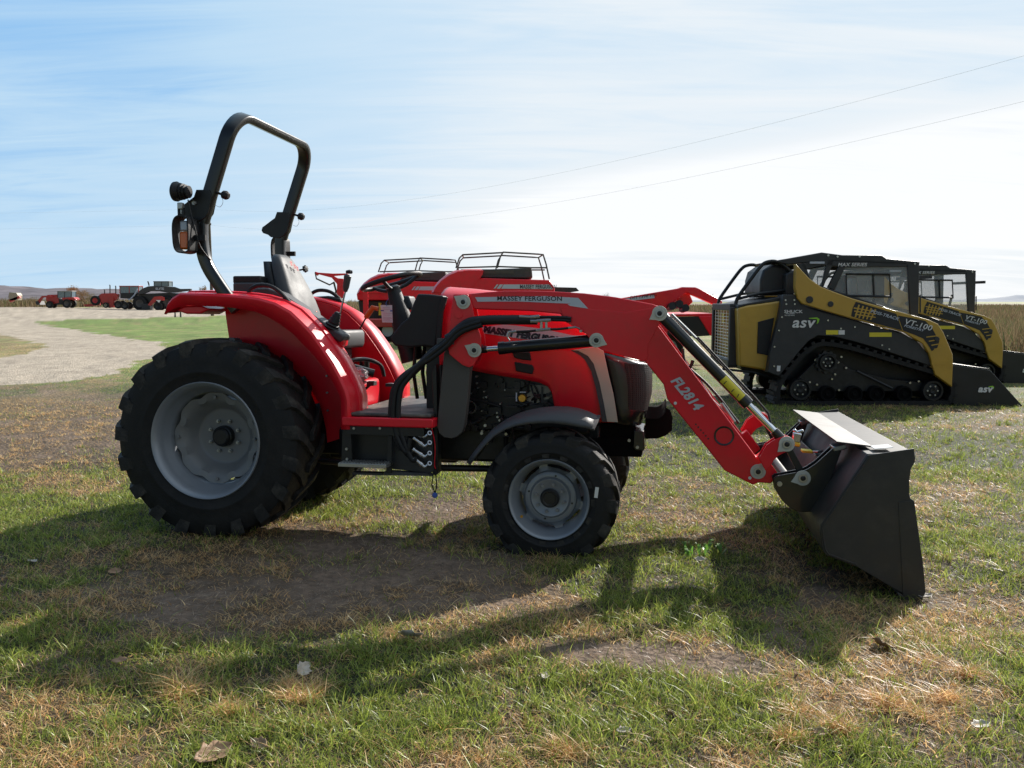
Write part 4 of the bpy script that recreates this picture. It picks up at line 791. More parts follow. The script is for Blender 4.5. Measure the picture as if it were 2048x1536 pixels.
# ---------------- loader
armp = [(935, 588), (975, 584), (1011, 581.7), (1060, 581.6), (1110, 583), (1168, 586.5), (1230, 594), (1276, 602.5), (1304, 608), (1320, 613), (1330, 622), (1331, 634), (1322, 641), (1313, 648), (1513, 915), (1526, 905), (1540, 925), (1558, 950), (1542, 967), (1518, 965), (1506, 970), (1449, 941), (1417.5, 901), (1334.4, 798), (1327, 769), (1290, 723), (1287, 722.5), (1208, 701.7), (1191.7, 692), (1177.6, 676), (1170.6, 666.5), (1150, 655), (1129.6, 643), (1121, 628), (1060, 622), (1000, 620), (950, 618.5), (938, 610)]
for s in (-1, 1):
    Yo = lambda pts: [Vector((q.x, s * .545, q.z)) for q in pts]
    pin_gap = -s * .085
    la = B().prism(Yo(T(armp, -.545)), (0, pin_gap, 0)).obj('loader_arm', 'red_paint', tr, bevel=.007, seg=3)
    kn = T([(1121, 614), (1129.6, 643), (1150, 655), (1172, 668), (1192, 692.5), (1208, 702), (1287, 722.8), (1296, 716), (1296, 690), (1322, 641), (1331, 634), (1330, 622), (1320, 613), (1250, 625), (1180, 618)], -.55)
    B().prism([Vector((q.x, s * .550, q.z)) for q in kn], (0, -s * .004, 0)).obj('knee_plate', 'red_paint', la, bevel=.002)
    br = T([(907, 588.5), (936, 588.5), (945, 612), (950, 640), (962, 672), (963, 692), (955, 718), (948, 731), (938, 735), (925, 730), (899, 709), (896, 690), (900, 650), (903, 620)], -.56)
    bt = B().prism([Vector((q.x, s * .565, q.z)) for q in br], (0, -s * .012, 0)).prism([Vector((q.x, s * .45, q.z)) for q in br], (0, -s * .012, 0)).obj('loader_mount', 'red_paint', tr, bevel=.004)
    for q in ((918, 629, 1), (935, 722, 1)): p = T1(q[0], q[1], -.56); p = Vector((p.x, s * .565, p.z)); B().cyl(p, p + YV * s * .004, .024, 24).obj('mount_boss', 'red_paint', bt, bevel=.001)
    sb = T([(888, 706), (897, 690), (962, 690), (940, 738), (936, 790), (929, 850), (925, 864), (914, 874), (903, 877), (888, 875), (878, 866), (874, 853), (880, 790)], -.54)
    B().prism([Vector((q.x, s * .543, q.z)) for q in sb], (0, -s * .07, 0)).obj('mount_leg', 'slab_grey', tr, bevel=.004)
    def cylinder(nm, p0, p1, fr, r, rr_, y, flip=False):
        a = Vector((p0.x, y, p0.z)); c = Vector((p1.x, y, p1.z)); d = c - a; cy = B().cyl(a + d * .012, a + d * fr, r, 28); cy.tube([a + d * (fr - .05), a + d * fr, a + d * (fr + .004)], [r * 1.07, r * 1.07, r * .8], 28); cy.cyl(a - YV * .03, a + YV * .03, r * 1.0, 20)
        o = cy.obj(nm, 'black_paint', tr, ang=40); B().cyl(a + d * fr, a + d * .97, rr_, 20).obj('piston_rod', 'chrome', o); B().cyl(c - YV * .03, c + YV * .03, r * .95, 20).cyl(a + d * (.9), a + d * .96, rr_ * 1.35, 16).obj('rod_eye', 'black_paint', o); return o
    lc = cylinder('lift_cylinder', T1(1193, 680.6, -.52), T1(949, 700.5, -.52), .80, .037, .0165, s * .503)
    bc = cylinder('bucket_cylinder', T1(1319, 627, -.62), T1(1573.5, 888, -.62), .70, .033, .019, s * .615)
    # steel line along the bucket cylinder, label
    q0, q1 = [T1(a, b_, -.62) for a, b_ in ((1336, 630), (1385, 678))]; B().tube([Vector((q.x + .02, s * .615, q.z + .005)) for q in (q0, q1)], .008, 8).obj('steel_line', 'zinc', bc)
    q0 = T1(1385, 678, -.62); q1 = T1(1500, 800, -.62); q2 = T1(1526, 830, -.62); q3 = T1(1535, 850, -.62); B().tube([Vector((q.x + .028, s * .615, q.z + .012)) for q in (q0, q1, q2)] + [Vector((q3.x + .02, s * .615, q3.z))], .0065, 8).obj('hydraulic_hose', 'black_plastic', bc)
    if s < 0:
        a = Vector((T1(1319, 627, -.62).x, -.615, T1(1319, 627, -.62).z)); c = T1(1573.5, 888, -.62); c.y = -.615; d = (c - a); n_ = d.cross(YV).normalized(); dl = d.normalized(); fr0, fr1 = .50, .655; L_ = d.length; b = B(); secs = []
        for an in np.linspace(-.75, .85, 9): w = (-YV * math.cos(an) + n_ * math.sin(an)) * .0338; secs.append([a + d * fr0 + w, a + d * fr1 + w])
        B().loft(secs, closed=False).obj('warning_label', 'decal_yellow', bc, ang=80)
        for q in (.52, .58, .62): text('label_mark', '!' if q < .6 else '/', .03, 'decal_black', bc, a + d * q - YV * .0352 + n_ * -.006, d, n_ * -1, .0005, .001)
    # cushion bell crank at the arm's foot
    bcx = [(1517, 915), (1532, 889), (1545, 880), (1558, 874), (1570, 871), (1580, 875), (1587, 884), (1585, 894), (1575, 901), (1556, 910), (1546, 920), (1540, 932), (1530, 940)]
    for yy in (.645, .575):
        B().prism([Vector((q.x, s * yy, q.z)) for q in T(bcx, -.62)], (0, -s * .014, 0)).obj('tilt_link', 'red_paint', tr, bevel=.003)
    lk = T([(1567, 890), (1578, 884), (1612, 948), (1600, 956)], -.60); B().prism([Vector((q.x, s * .60, q.z)) for q in lk], (0, -s * .03, 0)).obj('bucket_link', 'black_satin', tr, bevel=.003)
    # quick-attach side plates
    qa = T([(1546, 955.7), (1551, 951), (1590, 944), (1602, 942), (1616, 936), (1632, 925), (1664, 896), (1672, 890), (1684, 894), (1660, 960), (1645, 1000), (1628, 1022), (1605, 1023), (1592, 1021), (1578, 1014), (1562, 998), (1551, 980)], -.62)
    for yy in (.64, .56):
        qq = B().prism([Vector((q.x, s * yy, q.z)) for q in qa], (0, -s * .012, 0)).obj('attach_plate', 'black_paint', tr, bevel=.003)
    p = T1(1558, 966, -.62); p = Vector((p.x, s * .64, p.z)); B().cyl(p, p + YV * s * .012, .014, 16).obj('pivot_bolt', 'zinc', tr)
    def pinflag(u_, v_, y, an, parent=tr):
        p = T1(u_, v_, -abs(y)); c = Vector((p.x, s * abs(y), p.z)); b = B(); P = []
        for a in np.linspace(.55, 2 * PI - .55, 18): P.append(Vector((math.cos(a + an), 0, math.sin(a + an))) * .043)
        P.append(Vector((math.cos(an), 0, math.sin(an))) * .068); b.prism([c + q for q in P], (0, s * .006, 0)); o = b.obj('pin_flag', 'pin_cream', tr, bevel=.002)
        B().lathe(c, (0, s, 0), [(.014, .006), (.024, .006), (.026, .010), (.024, .014), (.014, .014)], 24).obj('pin_washer', 'zinc', o); B().lathe(c, (0, s, 0), [(0, .008), (.014, .008), (.016, .012), (.010, .02), (0, .021)], 20).obj('pin_head', 'black_satin', o)
    pinflag(927, 604, .567, 2.6); pinflag(1319.4, 626.7, .648, 3.7); pinflag(1193, 680.6, .552, 6.1 - .2); pinflag(949, 700.5, .567, 2.7); pinflag(1573.5, 888, .648, 3.9); pinflag(1516, 943, .648 if False else .552, .95); pinflag(1605.5, 956, .642, 3.5)
    if s < 0:
        B().prism(T([(300, 232), (900, 222), (1180, 238), (1265, 330), (1110, 306), (1088, 292), (1120, 288), (660, 268), (320, 270)], -.5475, Z4), (0, .003, 0)).obj('arm_decal', 'decal_silver', la)
        a0 = T1(485, 243, -.5485, Z4); a1 = T1(930, 246, -.5485, Z4); text('arm_lettering', 'MASSEY FERGUSON', .0375, 'decal_black', la, a0, a1 - a0, (0, 0, 1), .0006, .0006, 0, sx=1.14)
        a0 = T1(238, 690, -.5485, Z6); a1 = T1(425, 915, -.5485, Z6); d = (a1 - a0); text('model_lettering', 'FL2814', .078, 'decal_silver', la, a0 + d * -.02, d, Vector((d.z, 0, -d.x)) * -1, .0008, .003, .28, sx=.93)
        for k in range(6): p = T1(390 + k * 17.4, 1008 + k * 20, -.5455, Z6); B().cyl(p + YV * .001, p - YV * .001, .005, 10).obj('drain_hole', 'black_satin', la)
        c = T1(587, 1089, -.546, Z6); B().lathe(c, (0, -1, 0), [(.046, -.06), (.046, .001), (.055, .003), (.057, 0)], 36).obj('tube_socket', 'black_paint', la); B().cyl(c + YV * .002, c + YV * .03, .046, 30).obj('cross_tube_end', 'red_faded', la)
        p = T1(247, 860, -.546, Z6); B().cyl(p, p - YV * .004, .009, 16).obj('plug', 'decal_white', la); p = T1(767, 1382, -.546, Z6); B().cyl(p, p - YV * .004, .009, 16).obj('plug', 'decal_white', la)
c = T1(587, 1089, -.546, Z6); B().cyl((c.x, -.5, c.z), (c.x, .5, c.z), .06, 28).obj('cross_tube', 'red_paint', tr)
# hydraulic lines along the arm
B().tube(smooth(T([(300, 480), (310, 560), (350, 620), (430, 690), (480, 740), (560, 830), (620, 910), (690, 1000)], -.44, Z6)), .008, 8).obj('hydraulic_hose', 'black_plastic', tr)
B().tube(smooth(T([(370, 560), (360, 590), (345, 615)], -.44, Z6)), .01, 8).obj('hydraulic_hose', 'black_plastic', tr)
B().tube(T([(570, 860), (660, 990)], -.44, Z6), .012, 10).tube(T([(420, 700), (500, 830), (600, 930)], -.44, Z6), .006, 8).obj('steel_line', 'zinc', tr)
# bucket
side = [(1735, 910.5), (1828.6, 897), (1829, 905), (1831, 918), (1829, 926), (1822, 938), (1819, 960), (1819, 990), (1821, 997), (1828, 1001), (1846, 1131), (1851, 1184), (1840, 1208), (1714, 1134), (1653, 1111), (1645, 1100), (1640, 1065), (1641, 1050)]
BW = .985
bk_ = B().prism(T(side, -BW), (0, .009, 0)); sp = T(side, -BW); bk_.prism([Vector((q.x, BW - .009, q.z)) for q in sp], (0, .009, 0))
shell = T([(1828.6, 905), (1735, 908.5), (1643, 1050), (1641, 1066), (1646, 1100), (1653, 1111), (1714, 1134), (1842, 1209)], -BW); th_ = .007
inn = []; 
for i, q in enumerate(shell):
    t = (shell[min(i + 1, len(shell) - 1)] - shell[max(i - 1, 0)]).normalized(); inn.append(q + Vector((-t.z, 0, t.x)) * th_)
out_ = shell + inn[::-1]; bk_.prism([Vector((q.x, -BW + .010, q.z)) for q in out_], (0, 2 * BW - .020, 0))
bucket = bk_.obj('bucket', 'bucket_paint', tr, bevel=.003)
B().prism(T([(1797, 1004), (1828.5, 1001.5), (1846.5, 1131), (1851.5, 1184), (1840, 1209), (1806, 1190)], -BW - .003), (0, .004, 0)).obj('side_cutter', 'bucket_paint', bucket, bevel=.0008)
B().tube([q + Vector((0, -.003, 0)) for q in T([(1738, 914), (1645, 1052), (1645, 1064), (1650, 1098), (1657, 1108), (1714, 1129)], -BW)], .004, 6).obj('weld_seam', 'bucket_paint', bucket)
lipn = T([(1722, 913.5), (1735, 910.5)], -BW)
zt = (shell[0].z + shell[1].z) / 2
ts = [T1(1726, 889, -.80), T1(1689, 894, -.86)]
tp0 = shell[1].lerp(shell[0], .02); tx = tp0.x
b = B(); b.prism([Vector((tx - .125, -.83, tp0.z + .040)), Vector((tx + .05, -.83, tp0.z + .022)), Vector((tx + .05, -.83, tp0.z + .014)), Vector((tx - .125, -.83, tp0.z + .032))], (0, 1.64, 0)); b.obj('top_stiffener', 'bucket_paint', bucket, bevel=.001)
B().box(T1(1003, 396, -.9, Z7) + Vector((-.02, .03, .002)), (.09, .11, .003), Matrix.Rotation(-.12, 3, 'Y')).obj('serial_sticker', 'decal_white', bucket)
cut = shell[-1]; cu2 = shell[-2]; d = (cut - cu2).normalized(); B().prism([cut - d * .13 + Vector((0, .002, -.006)), cut + d * .012 + Vector((0, .002, -.006)), cut + d * .0 + Vector((0, .002, -.02)), cut - d * .13 + Vector((0, .002, -.02))], (0, 2 * BW - .004, 0)).obj('cutting_edge', 'slab_grey', bucket, bevel=.002)
b = B(); b.box((tx - .20, 0, tp0.z - .25), (.02, 1.15, .30), Matrix.Rotation(.45, 3, 'Y')); b.obj('attach_frame', 'black_satin', tr, bevel=.004); B().cyl((T1(1573, 940, -.5).x, -.56, .47), (T1(1573, 940, -.5).x, .56, .47), .03, 16).obj('attach_tube', 'black_satin', tr)
for s in (-1, 1):
    p = T1(1676, 893, -.60); p = Vector((p.x, s * .60, p.z)); B().box(p, (.07, .11, .03), Matrix.Rotation(-.3, 3, 'Y')).obj('attach_cleat', 'zinc', bucket, bevel=.006)
l0 = T1(400, 690, -.30, Q5); l1 = T1(540, 660, -.30, Q5); l2 = T1(650, 660, -.34, Q5); b = B(); b.bar(l1, l2, .05, .012); lv = b.obj('latch_lever', 'zinc', tr, bevel=.004); B().bar(l0 + Vector((0, 0, .02)), l1, .07, .016).obj('latch_grip', 'decal_yellow', lv, bevel=.004)
l0 = T1(330, 540, -.35, Q5); l1 = T1(350, 420, -.35, Q5); b = B(); b.bar(l0, l1, .035, .05); b.bar(l1, T1(300, 380, -.35, Q5), .02, .02); b.bar(l1, T1(430, 390, -.35, Q5), .02, .02); b.obj('latch_clamp', 'chrome', tr, bevel=.006); B().bar(l0, T1(320, 590, -.35, Q5), .04, .05).obj('clamp_sleeve', 'decal_yellow', tr, bevel=.006)

# things that hang from or lie on the tractor
c = T1(665, 895, -.05, Q2); MW = TF.matrix()
cd_ = T([(565, 768), (745, 770), (770, 1015), (590, 1010)], -.05, Q2); cc = sum(cd_, Vector()) / 4
pt = thing('paper_tag', 'white and pink paper tag hanging from the steering column of the compact tractor', 'tag', MW @ Matrix.Translation(cc))
B().prism([q - cc for q in cd_], (0, .0015, 0)).obj('card', 'paper', pt)
b = B(); b.prism([q - cc - YV * .001 for q in T([(567, 838), (612, 838), (612, 852), (567, 852)], -.05, Q2)], (0, .001, 0)); b.prism([q - cc - YV * .001 for q in T([(700, 842), (750, 842), (750, 858), (700, 858)], -.05, Q2)], (0, .001, 0)); b.obj('blue_band', 'blue_ink', pt)
b = B()
for k, v_ in enumerate((800, 822, 880, 905, 935, 950, 965, 985)): b.prism([q - cc - YV * .001 for q in T([(600, v_), (700 + (k % 3) * 15, v_ + 3), (700 + (k % 3) * 15, v_ + 7), (600, v_ + 4)], -.05, Q2)], (0, .001, 0))
b.obj('print_lines', 'paper_ink', pt); B().tube([T1(655, 785, -.052, Q2) - cc, T1(640, 740, -.05, Q2) - cc, T1(690, 660, -.02, Q2) - cc], .002, 5).obj('string', 'blue_ink', pt)
c = Vector((.78, -.12, 1.0)); pb = B(); r2 = random.Random(3)
V = []; 
for i in range(9): V.append([Vector((.07 * math.cos(a) * math.sin((i + .5) / 9 * PI) * r2.uniform(.6, 1.3), .06 * math.sin(a) * math.sin((i + .5) / 9 * PI) * r2.uniform(.6, 1.3), .045 * math.cos((i + .5) / 9 * PI) * r2.uniform(.7, 1.2))) for a in np.linspace(0, 2 * PI, 12, endpoint=False)])
bg = pb.loft(V).obj('plastic_bag', 'bag', None, ang=20); bg.matrix_world = MW @ Matrix.Translation(c); tag(bg, 'crumpled clear plastic bag on the floor hump below the tractor seat', 'bag')
# ================================================================== two dark and mustard tracked loaders
ATH = math.radians(1.9)
AF = Frame((4.85 + math.sin(ATH), 13.2, 0), ATH)
def A(pts, y, Z=Z8): return AF.xz(pts, y, Z)
def A1(a, b, y): return A([(a, b)], y)[0]
def mir(pts, y): return [Vector((q.x, y, q.z)) for q in pts]
at_ = thing('tracked_loader', 'mustard and black tracked loader in full view right of the compact tractor', 'track loader', AF.matrix(), 'tracked loaders parked side by side')
def shellprof(pts, th):
    inn = []
    for i, q in enumerate(pts): t = (pts[min(i + 1, len(pts) - 1)] - pts[max(i - 1, 0)]).normalized(); inn.append(q + Vector((-t.z, 0, t.x)) * th)
    return pts + inn[::-1]
for s in (-1, 1):
    pth = smooth(A([(560, 1036), (1500, 1036), (1575, 1015), (1602, 960), (1575, 895), (1500, 850), (1250, 775), (1000, 700), (860, 668), (760, 664), (690, 700), (620, 765), (545, 860), (500, 940), (500, 1010)], -1.0), 7, True)
    pth = [Vector((q.x, s * .80, q.z + .012)) for q in pth]
    # resample evenly
    seg = []; L_ = [0]
    for i in range(len(pth)): L_.append(L_[-1] + (pth[(i + 1) % len(pth)] - pth[i]).length)
    n_ = 96; ev = []
    for k in range(n_):
        d = L_[-1] * k / n_; i = max(j for j in range(len(L_)) if L_[j] <= d + 1e-9); i = min(i, len(pth) - 1); f = (d - L_[i]) / max(1e-6, L_[i + 1] - L_[i]); ev.append(pth[i].lerp(pth[(i + 1) % len(pth)], f))
    b = B(); b.sweep(ev, [(-.2, -.03), (.2, -.03), (.2, .03), (-.2, .03)], YV, closed=True)
    cen = sum(ev, Vector()) / n_
    for k in range(0, n_):
        if k % 2: continue
        p = ev[k]; t = (ev[(k + 1) % n_] - ev[k - 1]).normalized(); nn = t.cross(YV); nn = nn if nn.dot(p - cen) > 0 else -nn
        R = Matrix((t, YV, nn)).transposed(); b.box(p + nn * .045, (.05, .41, .04), R); b.box(p - nn * .035, (.03, .06, .03), R)
    tk = b.obj('track', 'rubber', at_, ang=30)
    for u_, v_, r_, big in ((1480, 955, .150, 1), (640, 948, .160, 1), (815, 975, .115, 0), (985, 975, .115, 0), (1125, 975, .115, 0), (1300, 975, .115, 0), (815, 775, .125, 2)):
        p = A1(u_, v_, -1.0); c = Vector((p.x, s * .93, p.z)); f = lambda r, a: (r, a * s); b = B()
        b.lathe(c, YV, [f(0, .03), (r_ * .25, s * .035), (r_ * .32, s * .02), (r_ * .7, s * .01), (r_ * .78, s * .045), (r_ * .95, s * .045), (r_, s * .03), (r_, -s * .12), (0, -s * .12)], 32); w = b.obj('track_wheel', 'matte_black' if not big else 'engine_black', tk)
        if big:
            for k in range(6): an = k * PI / 3; q = c + Vector((math.cos(an), 0, math.sin(an))) * r_ * .48; B().cyl(q + YV * s * .01, q + YV * s * .028, .013, 6).obj('wheel_nut', 'zinc', w)
        if big == 2: B().lathe(c, YV, [(r_ * .9, s * -.02), (r_ * 1.25, s * -.02), (r_ * 1.25, -s * .08), (r_ * .9, -s * .08)], 40, lambda i, a: .012 * math.copysign(1, math.sin(11 * a)), closed=True).obj('sprocket', 'machine_dark', w)
    fr = mir(A([(600, 900), (700, 960), (1450, 960), (1440, 900), (1200, 880), (960, 820), (850, 730), (760, 740)], -.9), s * .86)
    B().prism(fr, (0, -s * .12, 0)).obj('track_frame', 'engine_black', tk, bevel=.01)
    b = B()
    for u_, v_ in ((735, 760), (900, 740), (790, 830), (860, 850), (930, 810), (880, 775), (745, 915), (1335, 905), (1390, 895), (840, 880), (885, 950), (700, 900)):
        p = A1(u_, v_, -.94); c = Vector((p.x, s * .875, p.z)); b.cyl(c, c + YV * s * .03, .016, 6)
    b.obj('frame_bolt', 'steel', tk)
    B().cyl(*[Vector((q.x, s * .90, q.z)) for q in A([(1000, 830), (1225, 940)], -.95)], .016, 8).obj('tension_rod', 'machine_dark', tk)
    # side panel above the track
    sp = mir(A([(525, 345), (600, 345), (640, 405), (700, 432), (800, 462), (930, 495), (1100, 545), (1280, 590), (1370, 640), (1440, 720), (1465, 800), (1300, 745), (1100, 680), (1000, 650), (850, 612), (745, 605), (690, 635), (640, 690), (560, 790), (500, 862), (425, 835), (445, 700), (500, 480)], -.98), s * .99)
    pnl = B().prism(sp, (0, -s * .30, 0)).obj('side_panel', 'machine_dark', at_, bevel=.012)
    b = B()
    for u_, v_ in ((540, 380), (595, 380), (545, 405), (598, 405), (498, 572), (517, 487), (808, 508), (978, 550), (890, 560), (470, 675), (468, 797), (1150, 665), (1195, 690)):
        p = A1(u_, v_, -.99); c = Vector((p.x, s * .992, p.z)); b.cyl(c, c + YV * s * .008, .013, 8)
    b.obj('panel_bolt', 'steel', pnl)
    arm_ = [(602, 150), (640, 192), (690, 245), (760, 295), (850, 330), (960, 370), (1200, 438), (1440, 503), (1500, 530), (1535, 585), (1592, 720), (1594, 775), (1588, 930), (1555, 905), (1480, 850), (1460, 790), (1455, 760), (1440, 715), (1400, 655), (1330, 612), (1280, 582), (955, 497), (800, 452), (640, 402), (612, 370), (598, 300)]
    ar = B().prism(mir(A(arm_, -1.0), s * 1.03), (0, -s * .11, 0)).obj('lift_arm', 'yellow_machine', at_, bevel=.012)
    for u_, v_, r_ in ((692, 377, .05), (825, 405, .04), (1497, 627, .035)):
        p = A1(u_, v_, -1.03); c = Vector((p.x, s * 1.03, p.z)); B().cyl(c - YV * s * .01, c + YV * s * .014, r_, 24).obj('pivot_pin', 'machine_dark', ar, bevel=.004)
    B().prism(mir(A([(1462, 762), (1594, 760), (1594, 788), (1464, 790)], -1.03), s * 1.036), (0, -s * .02, 0)).obj('arm_band', 'yellow_machine', ar)
    for pl in ([(985, 390), (1052, 410), (1240, 466), (1278, 572), (1100, 525), (955, 482), (965, 430)], [(1250, 477), (1350, 495), (1425, 512), (1468, 560), (1512, 640), (1500, 680), (1465, 702), (1440, 660), (1410, 622), (1350, 597), (1285, 574)]):
        B().prism(mir(A(pl, -1.03), s * 1.034), (0, -s * .01, 0)).obj('arm_decal', 'decal_black', ar)
    b = B()
    for k in range(5): b.prism(mir(A([(1000 + k * 26, 408 + k * 7), (1010 + k * 26, 411 + k * 7), (985 + k * 24, 490 + k * 4), (976 + k * 24, 488 + k * 4)], -1.03), s * 1.0365), (0, -s * .004, 0))
    for k in range(3): b.prism(mir(A([(972 + k * 4, 425 + k * 20), (1110, 450 + k * 18), (1110, 456 + k * 18), (970 + k * 4, 433 + k * 20)], -1.03), s * 1.0355), (0, -s * .004, 0))
    for k in range(4): b.prism(mir(A([(1430 + k * 16, 610 + k * 26), (1520, 600 + k * 26), (1520, 606 + k * 26), (1430 + k * 16, 617 + k * 26)], -1.03), s * 1.0355), (0, -s * .004, 0))
    b.obj('decal_tracks', 'yellow_machine', ar)
    for pl, mm in (([(798, 570), (875, 570), (875, 598), (798, 598)], 'decal_yellow'), ([(877, 570), (916, 570), (916, 598), (877, 598)], 'decal_white'), ([(1072, 585), (1213, 585), (1213, 612), (1072, 612)], 'decal_yellow'), ([(488, 795), (510, 795), (508, 830), (486, 830)], 'decal_white')):
        B().prism(mir(A(pl, -1.0), s * .9925), (0, -s * .01, 0)).obj('warning_label', mm, pnl)
    if s < 0:
        ux = Vector((1, 0, 0)); uz = Vector((0, 0, 1))
        a0 = A1(580, 528, -.99); text('logo', 'asv', .215, 'decal_white', pnl, a0 + Vector((0, -.004, .01)), ux, uz, .003, .004, .2, sx=1.12)
        sw_ = A([(690, 493), (740, 489), (756, 500), (750, 520), (738, 532), (742, 512), (738, 500), (690, 497)], -1.0); B().prism(sw_, (0, .006, 0)).obj('logo_swoosh', 'decal_green', pnl)
        text('dealer_name', 'SHUCK', .062, 'decal_white', pnl, A1(532, 453, -.992) - YV * .002, ux, uz, .002, .001, 0, sx=1.25)
        text('dealer_line', 'IMPLEMENT', .025, 'decal_white', pnl, A1(543, 466, -.992) - YV * .002, ux, uz, .002, 0, 0); text('dealer_phone', '785-843-8093', .025, 'decal_white', pnl, A1(532, 477, -.992) - YV * .002, ux, uz, .002, 0, 0)
        d = A1(1215, 484, -1.04) - A1(1075, 443, -1.04); text('arm_lettering', 'POSI-TRACK', .062, 'decal_silver', ar, A1(1078, 449, -1.04), d, uz, .002, .001, .25, sx=1.15)
        d = A1(1450, 558, -1.04) - A1(1295, 517, -1.04); text('model_lettering', 'VT-100', .108, 'decal_white', ar, A1(1292, 514, -1.04), d, uz, .002, .001, .15, sx=1.18)
        text('model_subtitle', 'FORESTRY', .045, 'decal_silver', ar, A1(1290, 541, -1.04), d, uz, .002, .001, .25, sx=1.3)
B().prism(mir(A([(250, 440), (520, 370), (940, 480), (1380, 640), (1460, 790), (1450, 930), (700, 930), (500, 880), (260, 820)], -.6), -.60), (0, 1.2, 0)).obj('chassis', 'engine_black', at_, bevel=.02)
# engine bay doors, rear grille and guard tubes
ed = B().prism(A([(238, 432), (300, 415), (500, 386), (522, 388), (502, 480), (455, 700), (430, 828), (340, 812), (248, 798)], -.86), (0, 1.72, 0)).obj('engine_door', 'yellow_machine', at_, bevel=.03, seg=3)
B().prism(A([(368, 518), (470, 490), (452, 600), (432, 730), (362, 716)], -.875), (0, .03, 0)).obj('door_vent', 'black_plastic', ed, bevel=.006)
B().prism(A([(240, 412), (515, 358), (522, 385), (300, 412), (238, 432)], -.83), (0, 1.66, 0)).obj('engine_lid', 'machine_dark', at_, bevel=.01)
g0 = A1(212, 425, -.62); g1 = A1(212, 795, -.62); b = B()
for z in np.linspace(g1.z + .1, g0.z - .05, 16): b.cyl((g0.x - .03, -.55, z), (g0.x - .03, .55, z), .006, 6)
for y in np.linspace(-.5, .5, 6): b.cyl((g0.x - .03, y, g1.z + .05), (g0.x - .03, y, g0.z - .02), .006, 6)
rg = b.obj('rear_grille', 'steel', at_)
b = B(); b.box((g0.x, -.62, (g0.z + g1.z) / 2), (.12, .10, g0.z - g1.z)); b.box((g0.x, .62, (g0.z + g1.z) / 2), (.12, .10, g0.z - g1.z)); b.box((g0.x, 0, g0.z), (.12, 1.3, .10)); b.box((g0.x, 0, g1.z + .03), (.14, 1.3, .12)); b.box((g0.x + .06, 0, (g0.z + g1.z) / 2), (.02, 1.2, g0.z - g1.z)); b.obj('rear_frame', 'machine_dark', at_, bevel=.01)
B().box((g0.x - .02, -.05, g0.z - .17), (.02, .12, .14)).obj('rear_plate', 'decal_yellow', at_)
for s in (-1, 1):
    B().tube([Vector((q.x, s * .62, q.z)) for q in smooth(A([(225, 420), (228, 395), (245, 355), (330, 235), (390, 160), (430, 138), (480, 136), (530, 160), (575, 205), (600, 240)], -.62), 5)], .027, 12).obj('guard_tube', 'black_satin', at_)
    B().tube([Vector((q.x, s * .60, q.z)) for q in A([(240, 372), (380, 338), (540, 318)], -.62)], .022, 10).obj('guard_tube', 'black_satin', at_)
B().tube([Vector((q.x, q.y, q.z)) for q in (A1(140, 815, -.8), A1(330, 835, -.8), A1(500, 885, -.8))], .018, 8).obj('bumper_tube', 'black_satin', at_)
B().prism(A([(380, 345), (382, 250), (400, 190), (450, 155), (520, 160), (580, 205), (600, 240), (600, 350)], -.50), (0, 1.0, 0)).obj('screen_housing', 'machine_dark', at_, bevel=.04, seg=3)
B().prism(A([(545, 215), (600, 185), (600, 340), (545, 350)], -.70), (0, 1.4, 0)).obj('rear_tower', 'machine_dark', at_, bevel=.02)
# cab
rf = B().prism(A([(475, 130), (550, 118), (770, 78), (900, 95), (1150, 97), (1180, 118), (1390, 137), (1388, 160), (1170, 152), (900, 142), (780, 132), (560, 155), (480, 140)], -.66), (0, 1.32, 0)).obj('cab_roof', 'machine_dark', at_, bevel=.012)
for s in (-1, 1):
    Ym = lambda pts, y=.66: mir(A(pts, -.66), s * y)
    for nm, pl in (('front_pillar', [(1310, 150), (1388, 158), (1382, 495), (1330, 480)]), ('rear_pillar', [(805, 125), (850, 128), (780, 300), (770, 292)]), ('door_pillar', [(890, 140), (930, 150), (850, 318), (808, 300)]), ('cab_header', [(640, 150), (790, 120), (1310, 140), (1310, 170), (930, 172), (780, 160), (660, 190)]), ('cab_sill', [(690, 255), (780, 295), (1320, 470), (1320, 500), (760, 330)]), ('rear_post', [(615, 150), (665, 150), (700, 250), (690, 262)])):
        B().prism(Ym(pl), (0, -s * .06, 0)).obj(nm, 'machine_dark', at_, bevel=.008)
    B().prism(Ym([(925, 168), (1312, 168), (1325, 480), (845, 318)], .645), (0, -s * .008, 0)).obj('side_window', 'glass_dark', at_)
    B().prism(Ym([(665, 190), (800, 165), (775, 290), (700, 255)], .645), (0, -s * .008, 0)).obj('rear_side_window', 'glass_dark', at_)
    b = B(); wn = Ym([(925, 215), (1200, 218), (1208, 358), (930, 352)], .65)
    b.tube(wn, .018, 6, closed=True); b.tube([wn[0].lerp(wn[1], .62), wn[3].lerp(wn[2], .62)], .016, 6); b.obj('window_frame', 'black_satin', at_)
b = B(); b.box((A1(1345, 300, 0).x, 0, A1(1345, 240, 0).z), (.03, 1.2, .05)); b.obj('windscreen_header', 'machine_dark', at_)
c = A1(900, 370, 0); sb_ = B().loft([rrect(c.x - .02 * i, 0, .07 - .008 * i, .24 - .02 * i, c.z - .25 + .2 * i, .04, 4) for i in range(4)]).obj('cab_seat', 'black_plastic', at_)
B().box((c.x + .22, 0, c.z - .30), (.5, .5, .14)).obj('seat_base', 'black_plastic', at_, bevel=.03)
for y in (-.3, .3): B().tube([(c.x + .55, y, c.z - .25), (c.x + .62, y, c.z + .08)], .025, 8).obj('joystick', 'black_plastic', at_)
text('cab_lettering', 'MAX SERIES', .07, 'decal_white', at_, A1(870, 157, -.67) - YV * .003, (1, 0, 0), (0, 0, 1), .002, .001, .2, sx=1.1)
